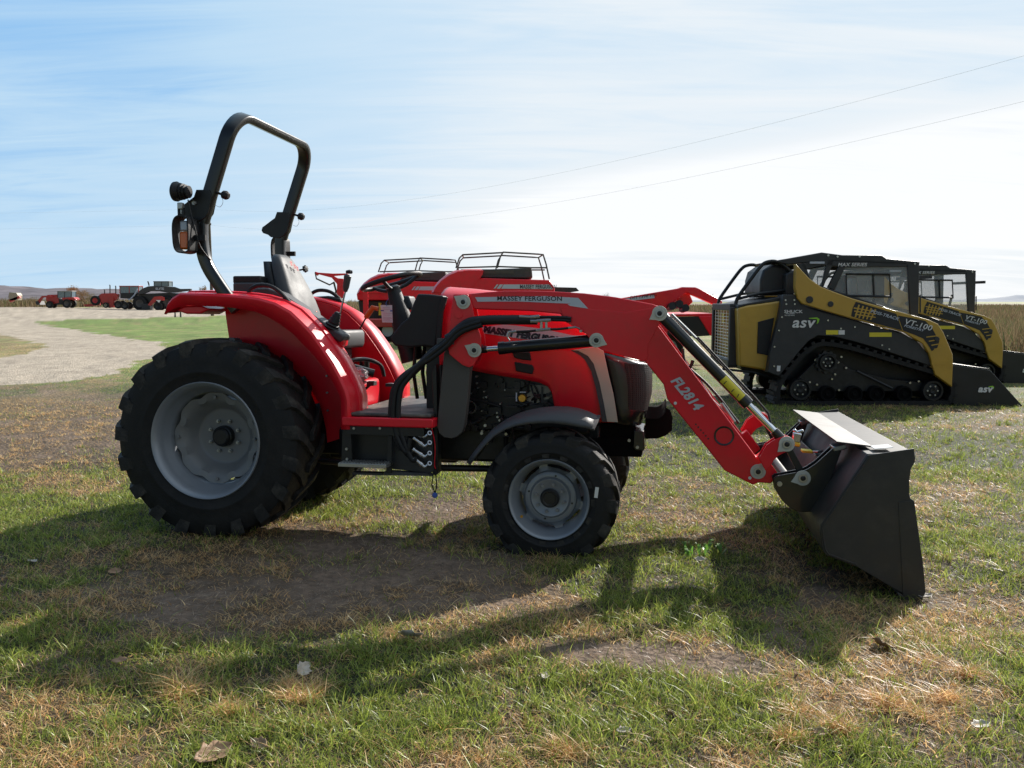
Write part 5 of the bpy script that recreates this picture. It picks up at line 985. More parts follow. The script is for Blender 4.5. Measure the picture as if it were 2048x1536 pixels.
for u_, v_ in ((810, 97), (868, 105), (1008, 104), (1357, 150)): p = A1(u_, v_, -.66); B().cyl(p, p - YV * .012, .016, 8).obj('roof_bolt', 'steel', rf)
b = B(); b.box(A1(740, 143, -.67), (.21, .02, .03)); b.obj('roof_marking', 'decal_silver', rf)
g = A([(1385, 350), (1392, 345), (1392, 460)], -.6); B().tube(g, .012, 6).obj('grab_handle', 'black_satin', at_)
# bucket
sidep = [(1590, 800), (1610, 792), (1832, 822), (1845, 835), (1860, 850), (2046, 1055), (2040, 1064), (1610, 1064), (1596, 1000)]
b = B(); sq = A(sidep, -.98); b.prism(sq, (0, .02, 0)); b.prism([Vector((q.x, .96, q.z)) for q in sq], (0, .02, 0))
sh = shellprof(A([(1832, 822), (1610, 792), (1592, 815), (1592, 1000), (1612, 1062), (2044, 1062)], -.98), -.02); b.prism([Vector((q.x, -.96, q.z)) for q in sh], (0, 1.92, 0)); bb = b.obj('bucket', 'black_satin', at_, bevel=.006)
text('bucket_logo', 'asv', .135, 'decal_white', bb, A1(1758, 943, -.99), (1, 0, 0), (0, 0, 1), .003, .005, .2, sx=1.1)
B().prism(A([(1825, 925), (1852, 922), (1860, 930), (1853, 945), (1850, 932), (1825, 929)], -.985), (0, .006, 0)).obj('logo_swoosh', 'decal_green', bb)
b = B()
for s in (-1, 1): b.cyl(*[Vector((q.x, s * .8, q.z)) for q in A([(1500, 700), (1600, 900)], -.8)], .04, 12)
b.obj('tilt_cylinder', 'chrome', at_)
B().box((A1(1560, 900, 0).x, 0, .33), (.12, 1.3, .3)).obj('attach_frame', 'machine_dark', at_, bevel=.02)
a2 = copy_tree(at_); a2.location = at_.location + Vector((2.67, 3.4, 0)); a2['label'] = 'mustard and black tracked loader standing farther back, half hidden behind the nearer loader'
pt_ = None

# ================================================================== two big square balers with roof rails
BF = Frame((0, 30, 0), 0); 
def P3(pts, Z=ZB, y=0): return [BF.p(Z[0] + a / Z[2], Z[1] + b_ / Z[2], y) for a, b_ in pts]
oB = P3([(860, 260)])[0]; oB = Vector((oB.x, 0, 0))
bl = thing('square_baler', 'red square baler with a grey lettered stripe and roof rails, right one behind the tractor', 'baler', Matrix.Translation((oB.x, 30, 0)), 'red square balers behind the tractor')
def Q(pts, y=0): return [q - oB for q in P3(pts, y=y)]
def mY(pts, y): return [Vector((q.x, y, q.z)) for q in pts]
W_ = 2.4
bd = B().prism(Q([(605, 262), (800, 215), (850, 190), (1195, 200), (1222, 240), (1230, 420), (1240, 560), (880, 560), (800, 300), (610, 300)]), (0, W_, 0)).obj('body', 'red_paint', bl, bevel=.04, seg=3)
hs = [(600, 262), (612, 235), (640, 200), (675, 172), (720, 150), (780, 143), (850, 143), (846, 165), (830, 190), (800, 225), (770, 262)]
hp2 = Q(hs); b = B(); secs = []
for y, k in ((-.05, .90), (.1, .97), (.4, 1.0), (1.2, 1.01), (2.0, 1.0), (2.3, .97), (2.45, .90)):
    cz = 2.0; secs.append([Vector((q.x * (1 if k >= 1 else 1) + (1 - k) * 1.2, y, cz + (q.z - cz) * k)) for q in hp2])
b.loft(secs).obj('front_hood', 'red_paint', bl, ang=50)
B().prism(mY(Q([(968, 222), (1195, 222), (1215, 246), (955, 243)]), -.02), (0, .03, 0)).obj('stripe', 'decal_silver', bd)
B().prism(mY(Q([(933, 222), (942, 222), (925, 243), (917, 243)]), -.02), (0, .03, 0)).prism(mY(Q([(948, 222), (965, 222), (950, 243), (932, 243)]), -.02), (0, .03, 0)).obj('stripe_bars', 'decal_silver', bd)
a0 = Q([(1048, 234)])[0]; text('baler_lettering', 'MASSEY FERGUSON', .19, 'decal_black', bd, (a0.x, -.03, a0.z), (1, 0, 0), (0, 0, 1), .004, .002, 0, sx=.74)
B().prism(Q([(840, 148), (1108, 138), (1112, 192), (845, 190)], .25), (0, 1.8, 0)).obj('twine_box', 'grey_plastic', bl, bevel=.05)
B().prism(Q([(870, 150), (1020, 150), (1020, 168), (870, 168)], .22), (0, .05, 0)).obj('box_panel', 'slab_grey', bl)
b = B(); r_ = .028
nr = Q([(728, 140), (745, 90), (762, 73), (965, 62)]); fr_ = [Vector((q.x + .15, 2.2, q.z - .02)) for q in nr]
rn_ = Q([(935, 140), (950, 85), (965, 60), (1140, 70), (1165, 72), (1180, 120), (1196, 195)])
b.tube(mY(nr, .1), r_, 6); b.tube(mY(rn_, .1), r_, 6); b.tube([Vector((q.x - .1, 2.2, q.z + .0)) for q in nr], r_, 6); b.tube([Vector((q.x - .1, 2.2, q.z)) for q in rn_], r_, 6)
b.tube(mY(Q([(735, 138), (940, 132), (1110, 138), (1185, 138)]), .1), r_, 6); b.tube(mY(Q([(735, 138), (1185, 138)]), 2.2), r_, 6)
for u_, v_ in ((762, 73), (965, 60), (1165, 72)): q = Q([(u_, v_)])[0]; b.cyl((q.x, .1, q.z), (q.x - .1, 2.2, q.z), r_, 6)
b.obj('roof_rail', 'slab_grey', bl)
B().prism(Q([(1215, 235), (1330, 238), (1345, 255), (1300, 262), (1225, 262)], .6), (0, .8, 0)).obj('bale_chute', 'machine_dark', bl)
B().prism(Q([(610, 300), (800, 300), (880, 540), (640, 540)], .3), (0, 1.8, 0)).obj('gearbox', 'engine_black', bl, bevel=.05)
b = B(); b.box((.0, .2, 1.35), (.5, .1, .12)); b.box((-.9, .25, 1.2), (.1, .1, .5)); b.obj('driveline_guard', 'decal_yellow', bl)
for x in (2.4, 3.6):
    for y in (.15, 2.25):
        w = B(); w.lathe((x, y, .55), YV, [(.30, -.2), (.5, -.22), (.55, -.15), (.55, .15), (.5, .22), (.30, .2)], 30, closed=True); w = w.obj('wheel', 'rubber', bl); B().lathe((x, y, .55), YV, [(0, -.1), (.2, -.1), (.3, -.18), (.3, .18), (.2, .1), (0, .1)], 24).obj('rim', 'decal_silver', w)
B().box((3.0, 1.2, .9), (3.2, 1.6, .6)).obj('axle_frame', 'machine_dark', bl, bevel=.03)
B().bar((-.2, 1.2, .7), (-2.6, 1.2, .6), .22, .2).obj('drawbar', 'red_paint', bl)
b2 = copy_tree(bl); b2.location = bl.location + Vector((-3.35, 4, 0)); b2['label'] = 'red square baler with roof rails standing behind the steering wheel, left one of the pair'

# ================================================================== mower conditioner right of the balers
oM = Vector((4.2, 0, 0)); BF20 = Frame((0, 20, 0), 0)
def M2(pts, y=0, Z=ZB): return [BF20.p(Z[0] + a / Z[2], Z[1] + b_ / Z[2], y) - oM for a, b_ in pts]
mw = thing('mower_conditioner', 'red mower conditioner with a long hitch arm standing between tractor and tracked loader', 'mower', Matrix.Translation((oM.x, 20, 0)))
B().prism(M2([(1480, 300), (1560, 290), (1840, 242), (1860, 235), (1925, 236), (1945, 243), (2060, 305), (2060, 340), (1990, 310), (1945, 290), (1880, 262), (1800, 325), (1780, 345), (1740, 330), (1600, 330), (1480, 335)]), (0, .25, 0)).obj('hitch_arm', 'red_paint', mw, bevel=.02)
B().prism(M2([(1550, 296), (1718, 275), (1722, 290), (1560, 308)], -.01), (0, .01, 0)).obj('arm_stripe', 'decal_silver', mw)
a0 = M2([(1650, 290)], -.015)[0]; text('arm_lettering', 'DM 1398 MC', .11, 'decal_black', mw, a0 - Vector((.25, 0, 0)), (1, 0, .13), (0, 0, 1), .002, 0, .2)
B().prism(M2([(1840, 262), (1895, 262), (1915, 310), (1890, 330), (1850, 330), (1830, 300)], .3), (0, .5, 0)).obj('gearbox', 'red_faded', mw, bevel=.03)
B().prism(M2([(1790, 372), (2025, 366), (2030, 380), (1795, 382)], -.3), (0, 3.0, 0)).obj('header_deck', 'red_paint', mw, bevel=.02)
B().prism(M2([(1770, 384), (1990, 382), (1996, 478), (1930, 482), (1785, 472)], -.3), (0, .03, 0)).obj('curtain', 'black_plastic', mw)
B().prism(M2([(1940, 380), (2075, 378), (2075, 480), (2000, 478)], -.32), (0, 2.6, 0)).obj('header_side', 'red_paint', mw, bevel=.02)
B().prism(M2([(1740, 372), (1790, 372), (1785, 480), (1750, 470)], -.32), (0, 2.6, 0)).obj('header_side', 'red_paint', mw, bevel=.02)
for x in (-.3, 2.2): w = B().lathe((x, 1.2, .36), YV, [(.2, -.14), (.33, -.15), (.36, -.1), (.36, .1), (.33, .15), (.2, .14)], 26, closed=True).obj('wheel', 'rubber', mw); B().lathe((x, 1.2, .36), YV, [(0, -.05), (.2, -.12), (.2, .12), (0, .05)], 20).obj('rim', 'decal_silver', w)
b = B(); b.box((-.3, 1.2, .6), (.1, .1, .5)); b.box((2.2, 1.2, .6), (.1, .1, .5)); b.box((.95, 1.2, .8), (2.7, .12, .12)); b.obj('wheel_frame', 'machine_dark', mw)
for u_, v_ in ((1795, 335), (1830, 325), (1860, 345)): q = M2([(u_, v_)], .1)[0]; B().cyl(q, q + Vector((.02, -.3, .03)), .09, 12).obj('hydraulic_motor', 'engine_black', mw)
# red rake frame far left behind the lever
oR = Vector((-6.3, 0, 0)); BF30 = Frame((0, 32, 0), 0)
def R2(pts, y=0): return [BF30.p(ZC[0] + a / ZC[2], ZC[1] + b_ / ZC[2], y) - oR for a, b_ in pts]
rk = thing('hay_rake', 'red raised implement boom with thin wire brace, between the seat and the steering wheel', 'hay rake', Matrix.Translation((oR.x, 32, 0)))
B().prism(R2([(868, 272), (900, 282), (1050, 292), (1200, 290), (1205, 305), (1060, 318), (1100, 340), (1160, 345), (1165, 600), (1090, 600), (1095, 400), (1070, 372), (1040, 335), (905, 300), (888, 315)]), (0, .15, 0)).obj('boom', 'red_paint', rk, bevel=.01)
B().tube(R2([(872, 280), (885, 345), (1020, 408), (1070, 380)], .05), .03, 6).tube(R2([(1065, 390), (1085, 470), (1075, 560)], .05), .04, 6).obj('brace', 'slab_grey', rk)
b = B(); b.box((.75, .2, .7), (2.6, 1.2, .3)); fr_ = b.obj('rake_frame', 'red_faded', rk, bevel=.03)
for x in (-.2, 1.6): w = B().lathe((x, .2, .4), YV, [(.22, -.12), (.37, -.12), (.4, -.08), (.4, .08), (.37, .12), (.22, .12)], 24, closed=True).obj('wheel', 'rubber', rk); B().cyl((x, .15, .4), (x, .25, .4), .22, 16).obj('rim', 'decal_silver', w)
B().box((.8, .1, 1.4), (.18, .12, 1.3)).obj('mast', 'red_paint', rk)

# ================================================================== old tractors at the far edge of the gravel
DZ = 150
def far_px(a, b_, Z=ZD, Y=DZ): return at(Z[0] + a / Z[2], Z[1] + b_ / Z[2], Y)
def farthing(name, label, cat, u, v, group=None):
    p = far_px(u, v); o = thing(name, label, cat, Matrix.Translation((p.x, p.y, p.z)), group); return o, Vector((p.x, 0, p.z))
def FP(o, pts, y=0): return [Vector((q.x - o.x, y, q.z - o.z)) for q in (far_px(a, b_) for a, b_ in pts)]
def fwheel_far(par, o, u, v, r, y0, y1, m='slab_grey'):
    c = FP(o, [(u, v)])[0]; r = r / ZD[2] * DZ / F
    for y in (y0, y1):
        w = B().lathe((c.x, y, c.z), YV, [(r * .55, -.2), (r * .9, -.22), (r, -.15), (r, .15), (r * .9, .22), (r * .55, .2)], 28, closed=True).obj('tyre', 'rubber', par); B().lathe((c.x, y, c.z), YV, [(0, -.02), (r * .3, -.05), (r * .5, -.16), (r * .57, -.19), (r * .57, .19), (r * .5, .16), (0, .02)], 24).obj('rim', m, w)
def cabin(par, o, x0, x1, yt, yb, m, roof='decal_silver', y=(0, 1.5), win='glass_far'):
    B().prism(FP(o, [(x0 - 4, yt), (x1 + 2, yt), (x1 + 2, yt + 8), (x0 - 4, yt + 8)], y[0] - .1), (0, y[1] - y[0] + .2, 0)).obj('cab_roof', roof, par, bevel=.05)
    for a in (x0, (x0 + x1) / 2 - 3, x1 - 6):
        for yy in (y[0], y[1]): B().prism(FP(o, [(a, yt + 8), (a + 6, yt + 8), (a + 6, yb), (a, yb)], yy), (0, .1, 0)).obj('cab_pillar', m, par)
    B().prism(FP(o, [(x0 + 4, yt + 8), (x1 - 4, yt + 8), (x1 - 4, yb), (x0 + 4, yb)], y[0] + .05), (0, y[1] - y[0] - .05, 0)).obj('cab_glass', win, par)
G_ = 'old farm machines parked beyond the gravel'
t1, o = farthing('loader_tractor', 'small red cab tractor with front loader, alone at the left of the far machines', 'tractor', 300, 355, G_)
B().prism(FP(o, [(160, 235), (175, 215), (290, 210), (300, 300), (180, 320), (160, 270)], .35), (0, .8, 0)).obj('hood', 'red_faded', t1, bevel=.05)
cabin(t1, o, 295, 450, 170, 245, 'machine_dark', 'pale_sheet'); B().prism(FP(o, [(345, 245), (470, 238), (495, 262), (480, 275), (440, 262), (360, 275)], -.15), (0, 1.7, 0)).obj('fender', 'red_faded', t1, bevel=.04)
fwheel_far(t1, o, 212, 318, 37, 0, 1.4); fwheel_far(t1, o, 402, 308, 47, -.1, 1.6)
B().prism(FP(o, [(75, 290), (130, 225), (215, 222), (250, 235), (180, 240), (145, 245), (105, 310), (90, 318)], -.1), (0, .15, 0)).obj('loader_arm', 'red_faded', t1); B().prism(FP(o, [(65, 285), (95, 280), (110, 320), (80, 322)], -.3), (0, 2.0, 0)).obj('loader_bucket', 'machine_dark', t1)
B().prism(FP(o, [(250, 260), (380, 260), (380, 320), (250, 320)], .4), (0, .6, 0)).obj('chassis', 'engine_black', t1)
t2, o = farthing('row_crop_tractor', 'old open red tractor with upright exhaust stacks, second of the far machines', 'tractor', 800, 360, G_)
B().prism(FP(o, [(735, 215), (770, 198), (900, 195), (940, 205), (930, 260), (880, 300), (780, 320), (745, 260)], .2), (0, .9, 0)).obj('hood', 'red_faded', t2, bevel=.05)
for x, y0, y1 in ((790, 155, 200), (848, 105, 200), (910, 115, 200)): B().tube(FP(o, [(x, y1), (x, y0 + 10), (x - 4, y0)], .5), .10, 8).obj('exhaust_stack', 'machine_dark', t2)
fwheel_far(t2, o, 700, 275, 52, .2, 1.7, 'red_faded'); fwheel_far(t2, o, 822, 325, 30, -.1, 1.3, 'engine_tan'); B().prism(FP(o, [(560, 320), (640, 310), (740, 300), (740, 325), (600, 345)], .3), (0, .5, 0)).obj('drawn_tool', 'red_faded', t2); B().prism(FP(o, [(850, 240), (900, 240), (900, 350), (860, 350)], 0), (0, .4, 0)).obj('loader_frame', 'red_faded', t2)
t3, o = farthing('cab_tractor', 'boxy old red tractor cab with pale windows, between the open tractor and the black loader', 'tractor', 1040, 362, G_)
cabin(t3, o, 950, 1160, 115, 200, 'red_faded', 'red_faded', (.5, 2.1)); B().prism(FP(o, [(960, 195), (1150, 190), (1130, 260), (960, 250)], .4), (0, 1.6, 0)).obj('body', 'engine_black', t3, bevel=.04)
fwheel_far(t3, o, 1022, 330, 40, .1, 1.9, 'slab_grey'); fwheel_far(t3, o, 950, 320, 42, .1, 1.9, 'slab_grey'); B().tube(FP(o, [(1160, 150), (1125, 215), (1080, 262), (1060, 262)], .0), .12, 6).obj('white_bar', 'decal_silver', t3)
t4, o = farthing('articulated_tractor', 'large black tractor with long black lettered boom and grey cab, tallest of the far machines', 'tractor', 1250, 375, G_)
bm_ = B().prism(FP(o, [(1170, 215), (1180, 175), (1220, 145), (1280, 122), (1330, 118), (1560, 128), (1620, 150), (1740, 148), (1740, 170), (1640, 180), (1560, 190), (1480, 190), (1400, 175), (1300, 175), (1240, 200)], -.3), (0, .6, 0)).obj('boom', 'machine_dark', t4, bevel=.05)
a0 = FP(o, [(1362, 150)], -.32)[0]; text('boom_lettering', 'ELITE', .52, 'decal_silver', bm_, a0, (1, 0, 0), (0, 0, 1), .01, .01, 0, sx=1.15)
cabin(t4, o, 1325, 1490, 66, 122, 'machine_dark', 'slab_grey', (.3, 1.9)); B().prism(FP(o, [(1160, 205), (1500, 190), (1600, 200), (1600, 300), (1180, 300)], .3), (0, 1.6, 0)).obj('body', 'engine_black', t4, bevel=.05)
fwheel_far(t4, o, 1188, 305, 75, -.1, 2.0, 'slab_grey'); fwheel_far(t4, o, 1480, 300, 70, -.1, 2.0, 'slab_grey'); B().tube(FP(o, [(1275, 115), (1272, 95), (1262, 68)], .3), .12, 6).obj('exhaust_stack', 'machine_dark', t4)
B().prism(FP(o, [(1215, 310), (1300, 310), (1310, 375), (1220, 375)], -.6), (0, 1.5, 0)).obj('front_box', 'machine_dark', t4, bevel=.04)
t5, o = farthing('loader_attachment', 'red loader arm and bucket in front of the large black tractor', 'loader', 1400, 380, G_)
B().prism(FP(o, [(1310, 320), (1380, 235), (1450, 228), (1480, 240), (1480, 275), (1400, 275), (1340, 335)], -1.6), (0, .4, 0)).obj('loader_arm', 'red_faded', t5); B().prism(FP(o, [(1400, 270), (1450, 270), (1430, 310), (1420, 310), (1420, 285)], -1.7), (0, .05, 0)).obj('mark', 'decal_white', t5)
fwheel_far(t5, o, 1420, 335, 45, -1.5, -.3, 'engine_black')
t6, o = farthing('rusty_baler', 'rusty orange machine half hidden in the tall weeds at the far left', 'farm machine', -210, 260, G_)
B().prism([q - Vector((o.x, 0, o.z)) for q in [Vector((p.x, 0, p.z)) for p in (far_px(a, b_, ZA) for a, b_ in ((80, 370), (175, 335), (185, 350), (95, 395)))]], (0, .5, 0)).obj('elevator', 'red_faded', t6); B().prism([q - Vector((o.x, 0, o.z)) for q in [Vector((p.x, 0, p.z)) for p in (far_px(a, b_, ZA) for a, b_ in ((75, 345), (85, 300), (150, 305), (165, 330), (160, 375), (90, 380)))]], (0, 1.5, 0)).obj('body', 'engine_tan', t6, bevel=.05)
for k, u_ in enumerate((350, 361)):
    p = gpx(u_, 634.5, 0); o_ = thing('marker_post', 'short dark post at the gravel edge below the fender tip, %s of two' % ('left' if k == 0 else 'right'), 'post', Matrix.Translation(p), 'short posts at the gravel edge'); B().prism([Vector((-.07, 0, -.05)), Vector((.07, 0, -.05)), Vector((.05, 0, .62)), Vector((-.05, 0, .62))], (0, .12, 0)).obj('stake', 'machine_dark', o_, bevel=.01); B().box((0, .06, .64), (.16, .16, .05)).obj('cap', 'machine_dark', o_)

# ================================================================== power line
def pole(p, h, nm, lab):
    o = thing(nm, lab, 'pole', Matrix.Translation(p), 'wooden poles of the power line'); B().tube([(0, 0, -.5), (0, 0, h * .5), (0, 0, h)], [.18, .15, .11], 12).obj('shaft', 'wood_pole', o); B().box((0, 0, h - .5), (.1, 1.6, .12)).obj('crossarm', 'wood_pole', o)
    for z in (h - .1, h - 1.75): B().lathe((.14, 0, z), (0, 0, 1), [(0, 0), (.08, 0), (.05, .06), (.08, .12), (.04, .18), (0, .2)], 10).obj('insulator', 'slab_grey', o)
    return o
A0 = at(424, 603, 90); A0.z = 0; pole(A0, 11.2, 'utility_pole', 'tall wooden utility pole standing behind the near roll bar post')
B0 = Vector((26.5, 18.5, 0)); C0 = Vector((-150, 96, 0))
for z in (11.1, 9.45):
    zz = 11.25 if z > 10 else 9.75
    for a, c, sag, lab in ((A0 + Vector((.14, 0, z)), B0 + Vector((0, 0, zz)), 2.7, 'thin %s wire of the power line climbing to the right' % ('upper' if z > 10 else 'lower')), (A0 + Vector((.14, 0, z)), C0 + Vector((0, 0, z)), .5, 'thin %s wire of the power line running off to the left' % ('upper' if z > 10 else 'lower'))):
        w = B().tube([a.lerp(c, t) - Vector((0, 0, 4 * sag * t * (1 - t))) for t in np.linspace(0, 1, 60)], .004, 5).obj('power_wire', 'wire'); tag(w, lab, 'wire', 'wires of the power line')

# ================================================================== field, scrub and hills
n = 150000; yy = np.exp(rng.uniform(math.log(22), math.log(260), n)); xx = rng.uniform(-1, 1, n) * (yy * .72)
k = inpoly(xx, yy, FIELD) & ~inpoly(xx, yy, ROAD) & ~((np.abs(yy - 150) < 7) & (xx < -50) & (xx > -90)); xx = xx[k]; yy = yy[k]; n = len(xx); r1 = rng.uniform(0, 1, (n, 1))
pxx = 1024 + 1700 * xx / yy; tall = sst(780, 700, pxx); H = (.95 + 1.1 * tall * sst(50, 90, yy)) * rng.uniform(.4, 1.15, n) * (.75 + .5 * fbm(xx * .08, yy * .08, 5)); pat = fbm(xx * .12, yy * .12, 33)[:, None]
col = (np.array((.13, .09, .05)) * (1 - r1) + np.array((.30, .225, .13)) * r1) * (.75 + .5 * pat); gk = (rng.uniform(0, 1, n) < .18 + .3 * (pat[:, 0] > .58)); col = np.where(gk[:, None], np.array((.13, .15, .06)) * (.7 + .6 * r1), col)
tag(blades('dry_field', xx, yy, H, rng.uniform(.012, .03, n) * (.6 + yy / 32), rng.uniform(.08, .6, n), col, 'stalk_leaf', zoff=-.05), kind='stuff')
def hillmesh(name, Zd, pts, m, depth=400):
    P = [at(u, v, Zd) for u, v in pts]; xs_ = np.linspace(P[0].x, P[-1].x, 260); zz = np.interp(xs_, [p.x for p in P], [p.z for p in P]); zz = zz + (fbm(xs_ * .02, xs_ * 0, 3, 5) - .5) * 7 * np.clip(zz / 20, 0, 1); V = []; Fq_ = []; J = 8
    for j in range(J):
        t = j / (J - 1); hf = math.sin(t * PI * .5) if j else 0
        for i, x in enumerate(xs_): V.append((x, Zd - depth * (1 - t), zz[i] * hf + (fbm(np.array([x * .03]), np.array([t * 9.]), 8, 3)[0] - .5) * 5 * hf - .5))
    for i, x in enumerate(xs_): V.append((x, Zd + depth, -2))
    m_ = len(xs_)
    for j in range(J):
        for i in range(m_ - 1): Fq_.append([j * m_ + i, j * m_ + i + 1, (j + 1) * m_ + i + 1, (j + 1) * m_ + i])
    o = vmesh(name, V, Fq_, m); tag(o, kind='structure'); return o
mat('hazed_hill_woods', (.17, .15, .16), .95, var=.35, vs=.02, bump=.0, spec=.1); mat('hazed_far_woods', (.27, .29, .33), .95, var=.1, vs=.01, spec=.1)  # woods greyed in base colour to stand in for distance haze
hillmesh('hills', 2400, [(-2600, 600), (-1500, 588), (-700, 574), (-200, 568), (0, 570.5), (60, 573), (110, 577), (180, 576), (240, 578), (330, 582), (420, 590), (480, 597), (620, 604)], M_('hazed_hill_woods'))
hillmesh('distant_treeline', 5200, [(600, 603.5), (900, 600), (1300, 600.5), (1900, 600.5), (1960, 598), (1990, 595), (2040, 589), (2200, 592), (2900, 598), (4200, 602)], M_('hazed_far_woods'), 300)
# shrubs and small trees, each its own thing
def shrub(name, label, p, h, w, col, nleaf, group, stems=7, seed=0):
    r = random.Random(seed); o = thing(name, label, 'shrub' if h < 4.5 else 'tree', Matrix.Translation(p), group); b = B(); tips = []
    for i in range(stems):
        a = r.uniform(0, 2 * PI); e = Vector((math.cos(a) * w * .4 * r.random(), math.sin(a) * w * .4 * r.random(), h * r.uniform(.6, .98))); m_ = e * .5 + Vector((r.uniform(-.1, .1) * w, r.uniform(-.1, .1) * w, 0)); b.tube([(0, 0, -.1), m_, e], [.035 * h * .3, .02 * h * .3, .006 * h * .3], 5); tips += [m_, e]
        for q in range(4): f_ = m_.lerp(e, r.random()); g2 = f_ + Vector((r.uniform(-.3, .3) * w, r.uniform(-.3, .3) * w, r.uniform(.02, .2) * h)); b.tube([f_, g2], [.010 * h * .3, .004 * h * .3], 4); tips.append(g2)
    b.obj('trunk', 'wood_pole', o); V = []; Fc = []; C = []
    for i in range(nleaf):
        t = r.choice(tips) + Vector((r.gauss(0, .09) * w, r.gauss(0, .09) * w, r.gauss(0, .06) * h)); t.z = max(.05, t.z); s_ = r.uniform(.03, .075) * (h ** .5) * .9; a = Vector((r.gauss(0, 1), r.gauss(0, 1), r.gauss(0, 1))).normalized(); c_ = a.orthogonal().normalized(); k_ = len(V); V += [tuple(t - a * s_), tuple(t + c_ * s_ * .5), tuple(t + a * s_), tuple(t - c_ * s_ * .5)]; Fc.append([k_, k_ + 1, k_ + 2, k_ + 3]); q = r.uniform(.6, 1.35); C += [[col[0] * q, col[1] * q, col[2] * q]] * 4
    f_ = vmesh('crown', V, Fc, M_('blade_leaf'), np.array(C)); f_.parent = o; return o
SH = [(143, 571, 26, (.30, .15, .07), 'reddish autumn shrub rising behind the small loader tractor, taller left bush'), (163, 577, 30, (.27, .17, .09), 'pale reddish shrub behind the small loader tractor, lower right bush'), (182, 590, 24, (.24, .18, .09), 'tan scrub bush between the two left tractors'), (30, 592, 22, (.16, .17, .07), 'olive scrub beside the rusty machine at the far left'), (60, 594, 30, (.20, .16, .08), 'low tan scrub left of the small loader tractor'),
      (408, 578, 14, (.28, .2, .12), 'thin dry bush behind the roll bar foot'), (1212, 588, 20, (.14, .13, .13), 'bare grey treetop on the horizon above the loader arm, right one'), (1180, 592, 12, (.15, .14, .14), 'bare grey treetop on the horizon above the loader arm, left one'), (1425, 590, 14, (.16, .15, .14), 'faint bare tree on the horizon left of the tracked loaders')]
for i, (u_, v_, wp, cl_, lb) in enumerate(SH):
    Yd = 175 if u_ < 1000 else 300; p = at(u_, v_, Yd); gz = float(gh(np.array([p.x]), np.array([p.y]))[0]); shrub('autumn_shrub' if u_ < 1000 else 'bare_tree', lb, Vector((p.x, p.y, gz)), p.z - gz, wp / F * Yd, cl_, 1500, 'scrub and small trees along the skyline', seed=i)
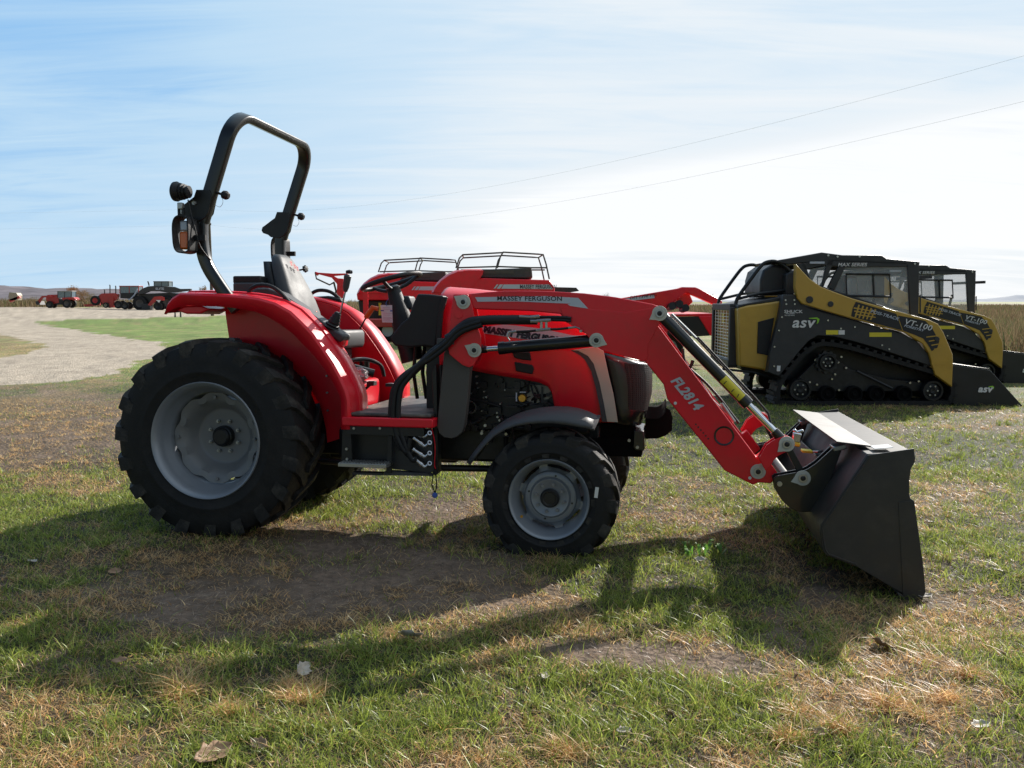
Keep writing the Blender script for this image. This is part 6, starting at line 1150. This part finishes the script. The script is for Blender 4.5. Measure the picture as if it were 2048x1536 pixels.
# fallen leaves, a broadleaf weed, pebbles
LG = 'dry curled leaves fallen on the grass'
lf = []
mat('dead_leaf', (.30, .18, .10), .6, var=.3, vs=30, bump=.3, bs=80); mat('pale_leaf', (.40, .35, .29), .6, var=.2, vs=30, bump=.3, bs=80)
spots = [(425, 1520, .085, 0, 'large dark curled leaf at the bottom edge left of centre'), (605, 1350, .07, 1, 'pale upright leaf behind the tan tuft left of centre'), (820, 1280, .075, 1, 'pale grey leaf lying in the tractor shadow'), (235, 1385, .035, 0, 'small reddish leaf in the lower left grass'), (240, 1331, .045, 0, 'orange leaf at the edge of the lower left shadow'), (1345, 1442, .05, 0, 'round tan leaf in the lower right grass'), (1247, 1472, .035, 1, 'small pale pebble-like leaf near the bottom centre'), (1400, 1126, .05, 1, 'bright pale leaf beside the green weed'), (1850, 1200, .055, 1, 'white leaf at the tip of the black bucket'), (1860, 1050, .04, 1, 'small white leaf right of the bucket, upper one'), (1995, 1148, .045, 1, 'white leaf near the right edge of the grass'), (1765, 1300, .09, 0, 'broad brown leaf below the bucket'), (1090, 1362, .04, 1, 'yellowish leaf standing in the bottom centre grass'), (65, 1130, .05, 1, 'grey leaf in the shadow at the far left'), (520, 1500, .05, 0, 'brown leaf in the tan grass at the bottom left'), (1770, 1402, .055, 1, 'pale leaf pair in the lower right grass'), (230, 1150, .05, 0, 'brown leaf in the shade below the rear wheel'), (1640, 1475, .04, 0, 'small orange leaf near the bottom right'), (1960, 1462, .05, 1, 'pale torn leaf at the lower right edge')]
for i, (u_, v_, sz_, k, lb) in enumerate(spots):
    r = random.Random(i * 7 + 1); p = gpx(u_, v_); b = B(); R = Matrix.Rotation(r.uniform(0, 6.28), 3, 'Z') @ Matrix.Rotation(r.uniform(-.7, .7), 3, 'X'); nx_, ny_ = 9, 7; secs = []
    for a in range(nx_):
        t = a / (nx_ - 1) * 2 - 1; w_ = (1 - abs(t) ** 2.2) * .52 * (1 + .18 * math.sin(a * 2.6 + i)) + .02; secs.append([R @ Vector((t * sz_ * .75, q * w_ * sz_ * .75, sz_ * .75 * (.45 * (q * w_) ** 2 * 2 + .25 * t * t + .05 * math.sin(5 * t + 4 * q)))) for q in np.linspace(-1, 1, ny_)])
    o = b.loft(secs, closed=False).obj('fallen_leaf', 'pale_leaf' if k else 'dead_leaf', None, ang=80, solid=.0012); o.location = p + Vector((0, 0, .018)); tag(o, lb, 'leaf', LG)
V = []; Fc = []; C = []; r = random.Random(4); p = gpx(1415, 1112)
for i in range(22):
    a = r.uniform(0, 2 * PI); L_ = r.uniform(.025, .055); d = Vector((math.cos(a), math.sin(a), 0)); s_ = Vector((-d.y, d.x, 0)); k_ = len(V); w_ = L_ * .22; b0 = Vector((r.uniform(-.14, .14), r.uniform(-.10, .10), 0))
    for t, ww, z in ((0, .15, .005), (.35, 1, .045), (.7, .9, .055), (1, .05, .04)): q = b0 + d * L_ * t + Vector((0, 0, z + r.uniform(0, .02))); V += [tuple(q - s_ * w_ * ww), tuple(q + s_ * w_ * ww)]
    for j in range(3): Fc.append([k_ + 2 * j, k_ + 2 * j + 1, k_ + 2 * j + 3, k_ + 2 * j + 2])
    q = r.uniform(.8, 1.3); C += [[.10 * q, .22 * q, .03 * q]] * 8
wd_ = vmesh('broadleaf_weed', V, Fc, M_('blade_leaf'), np.array(C)); wd_.location = p; tag(wd_, 'bright green broadleaf weed between the tractor shadow and the bucket shadow', 'weed')
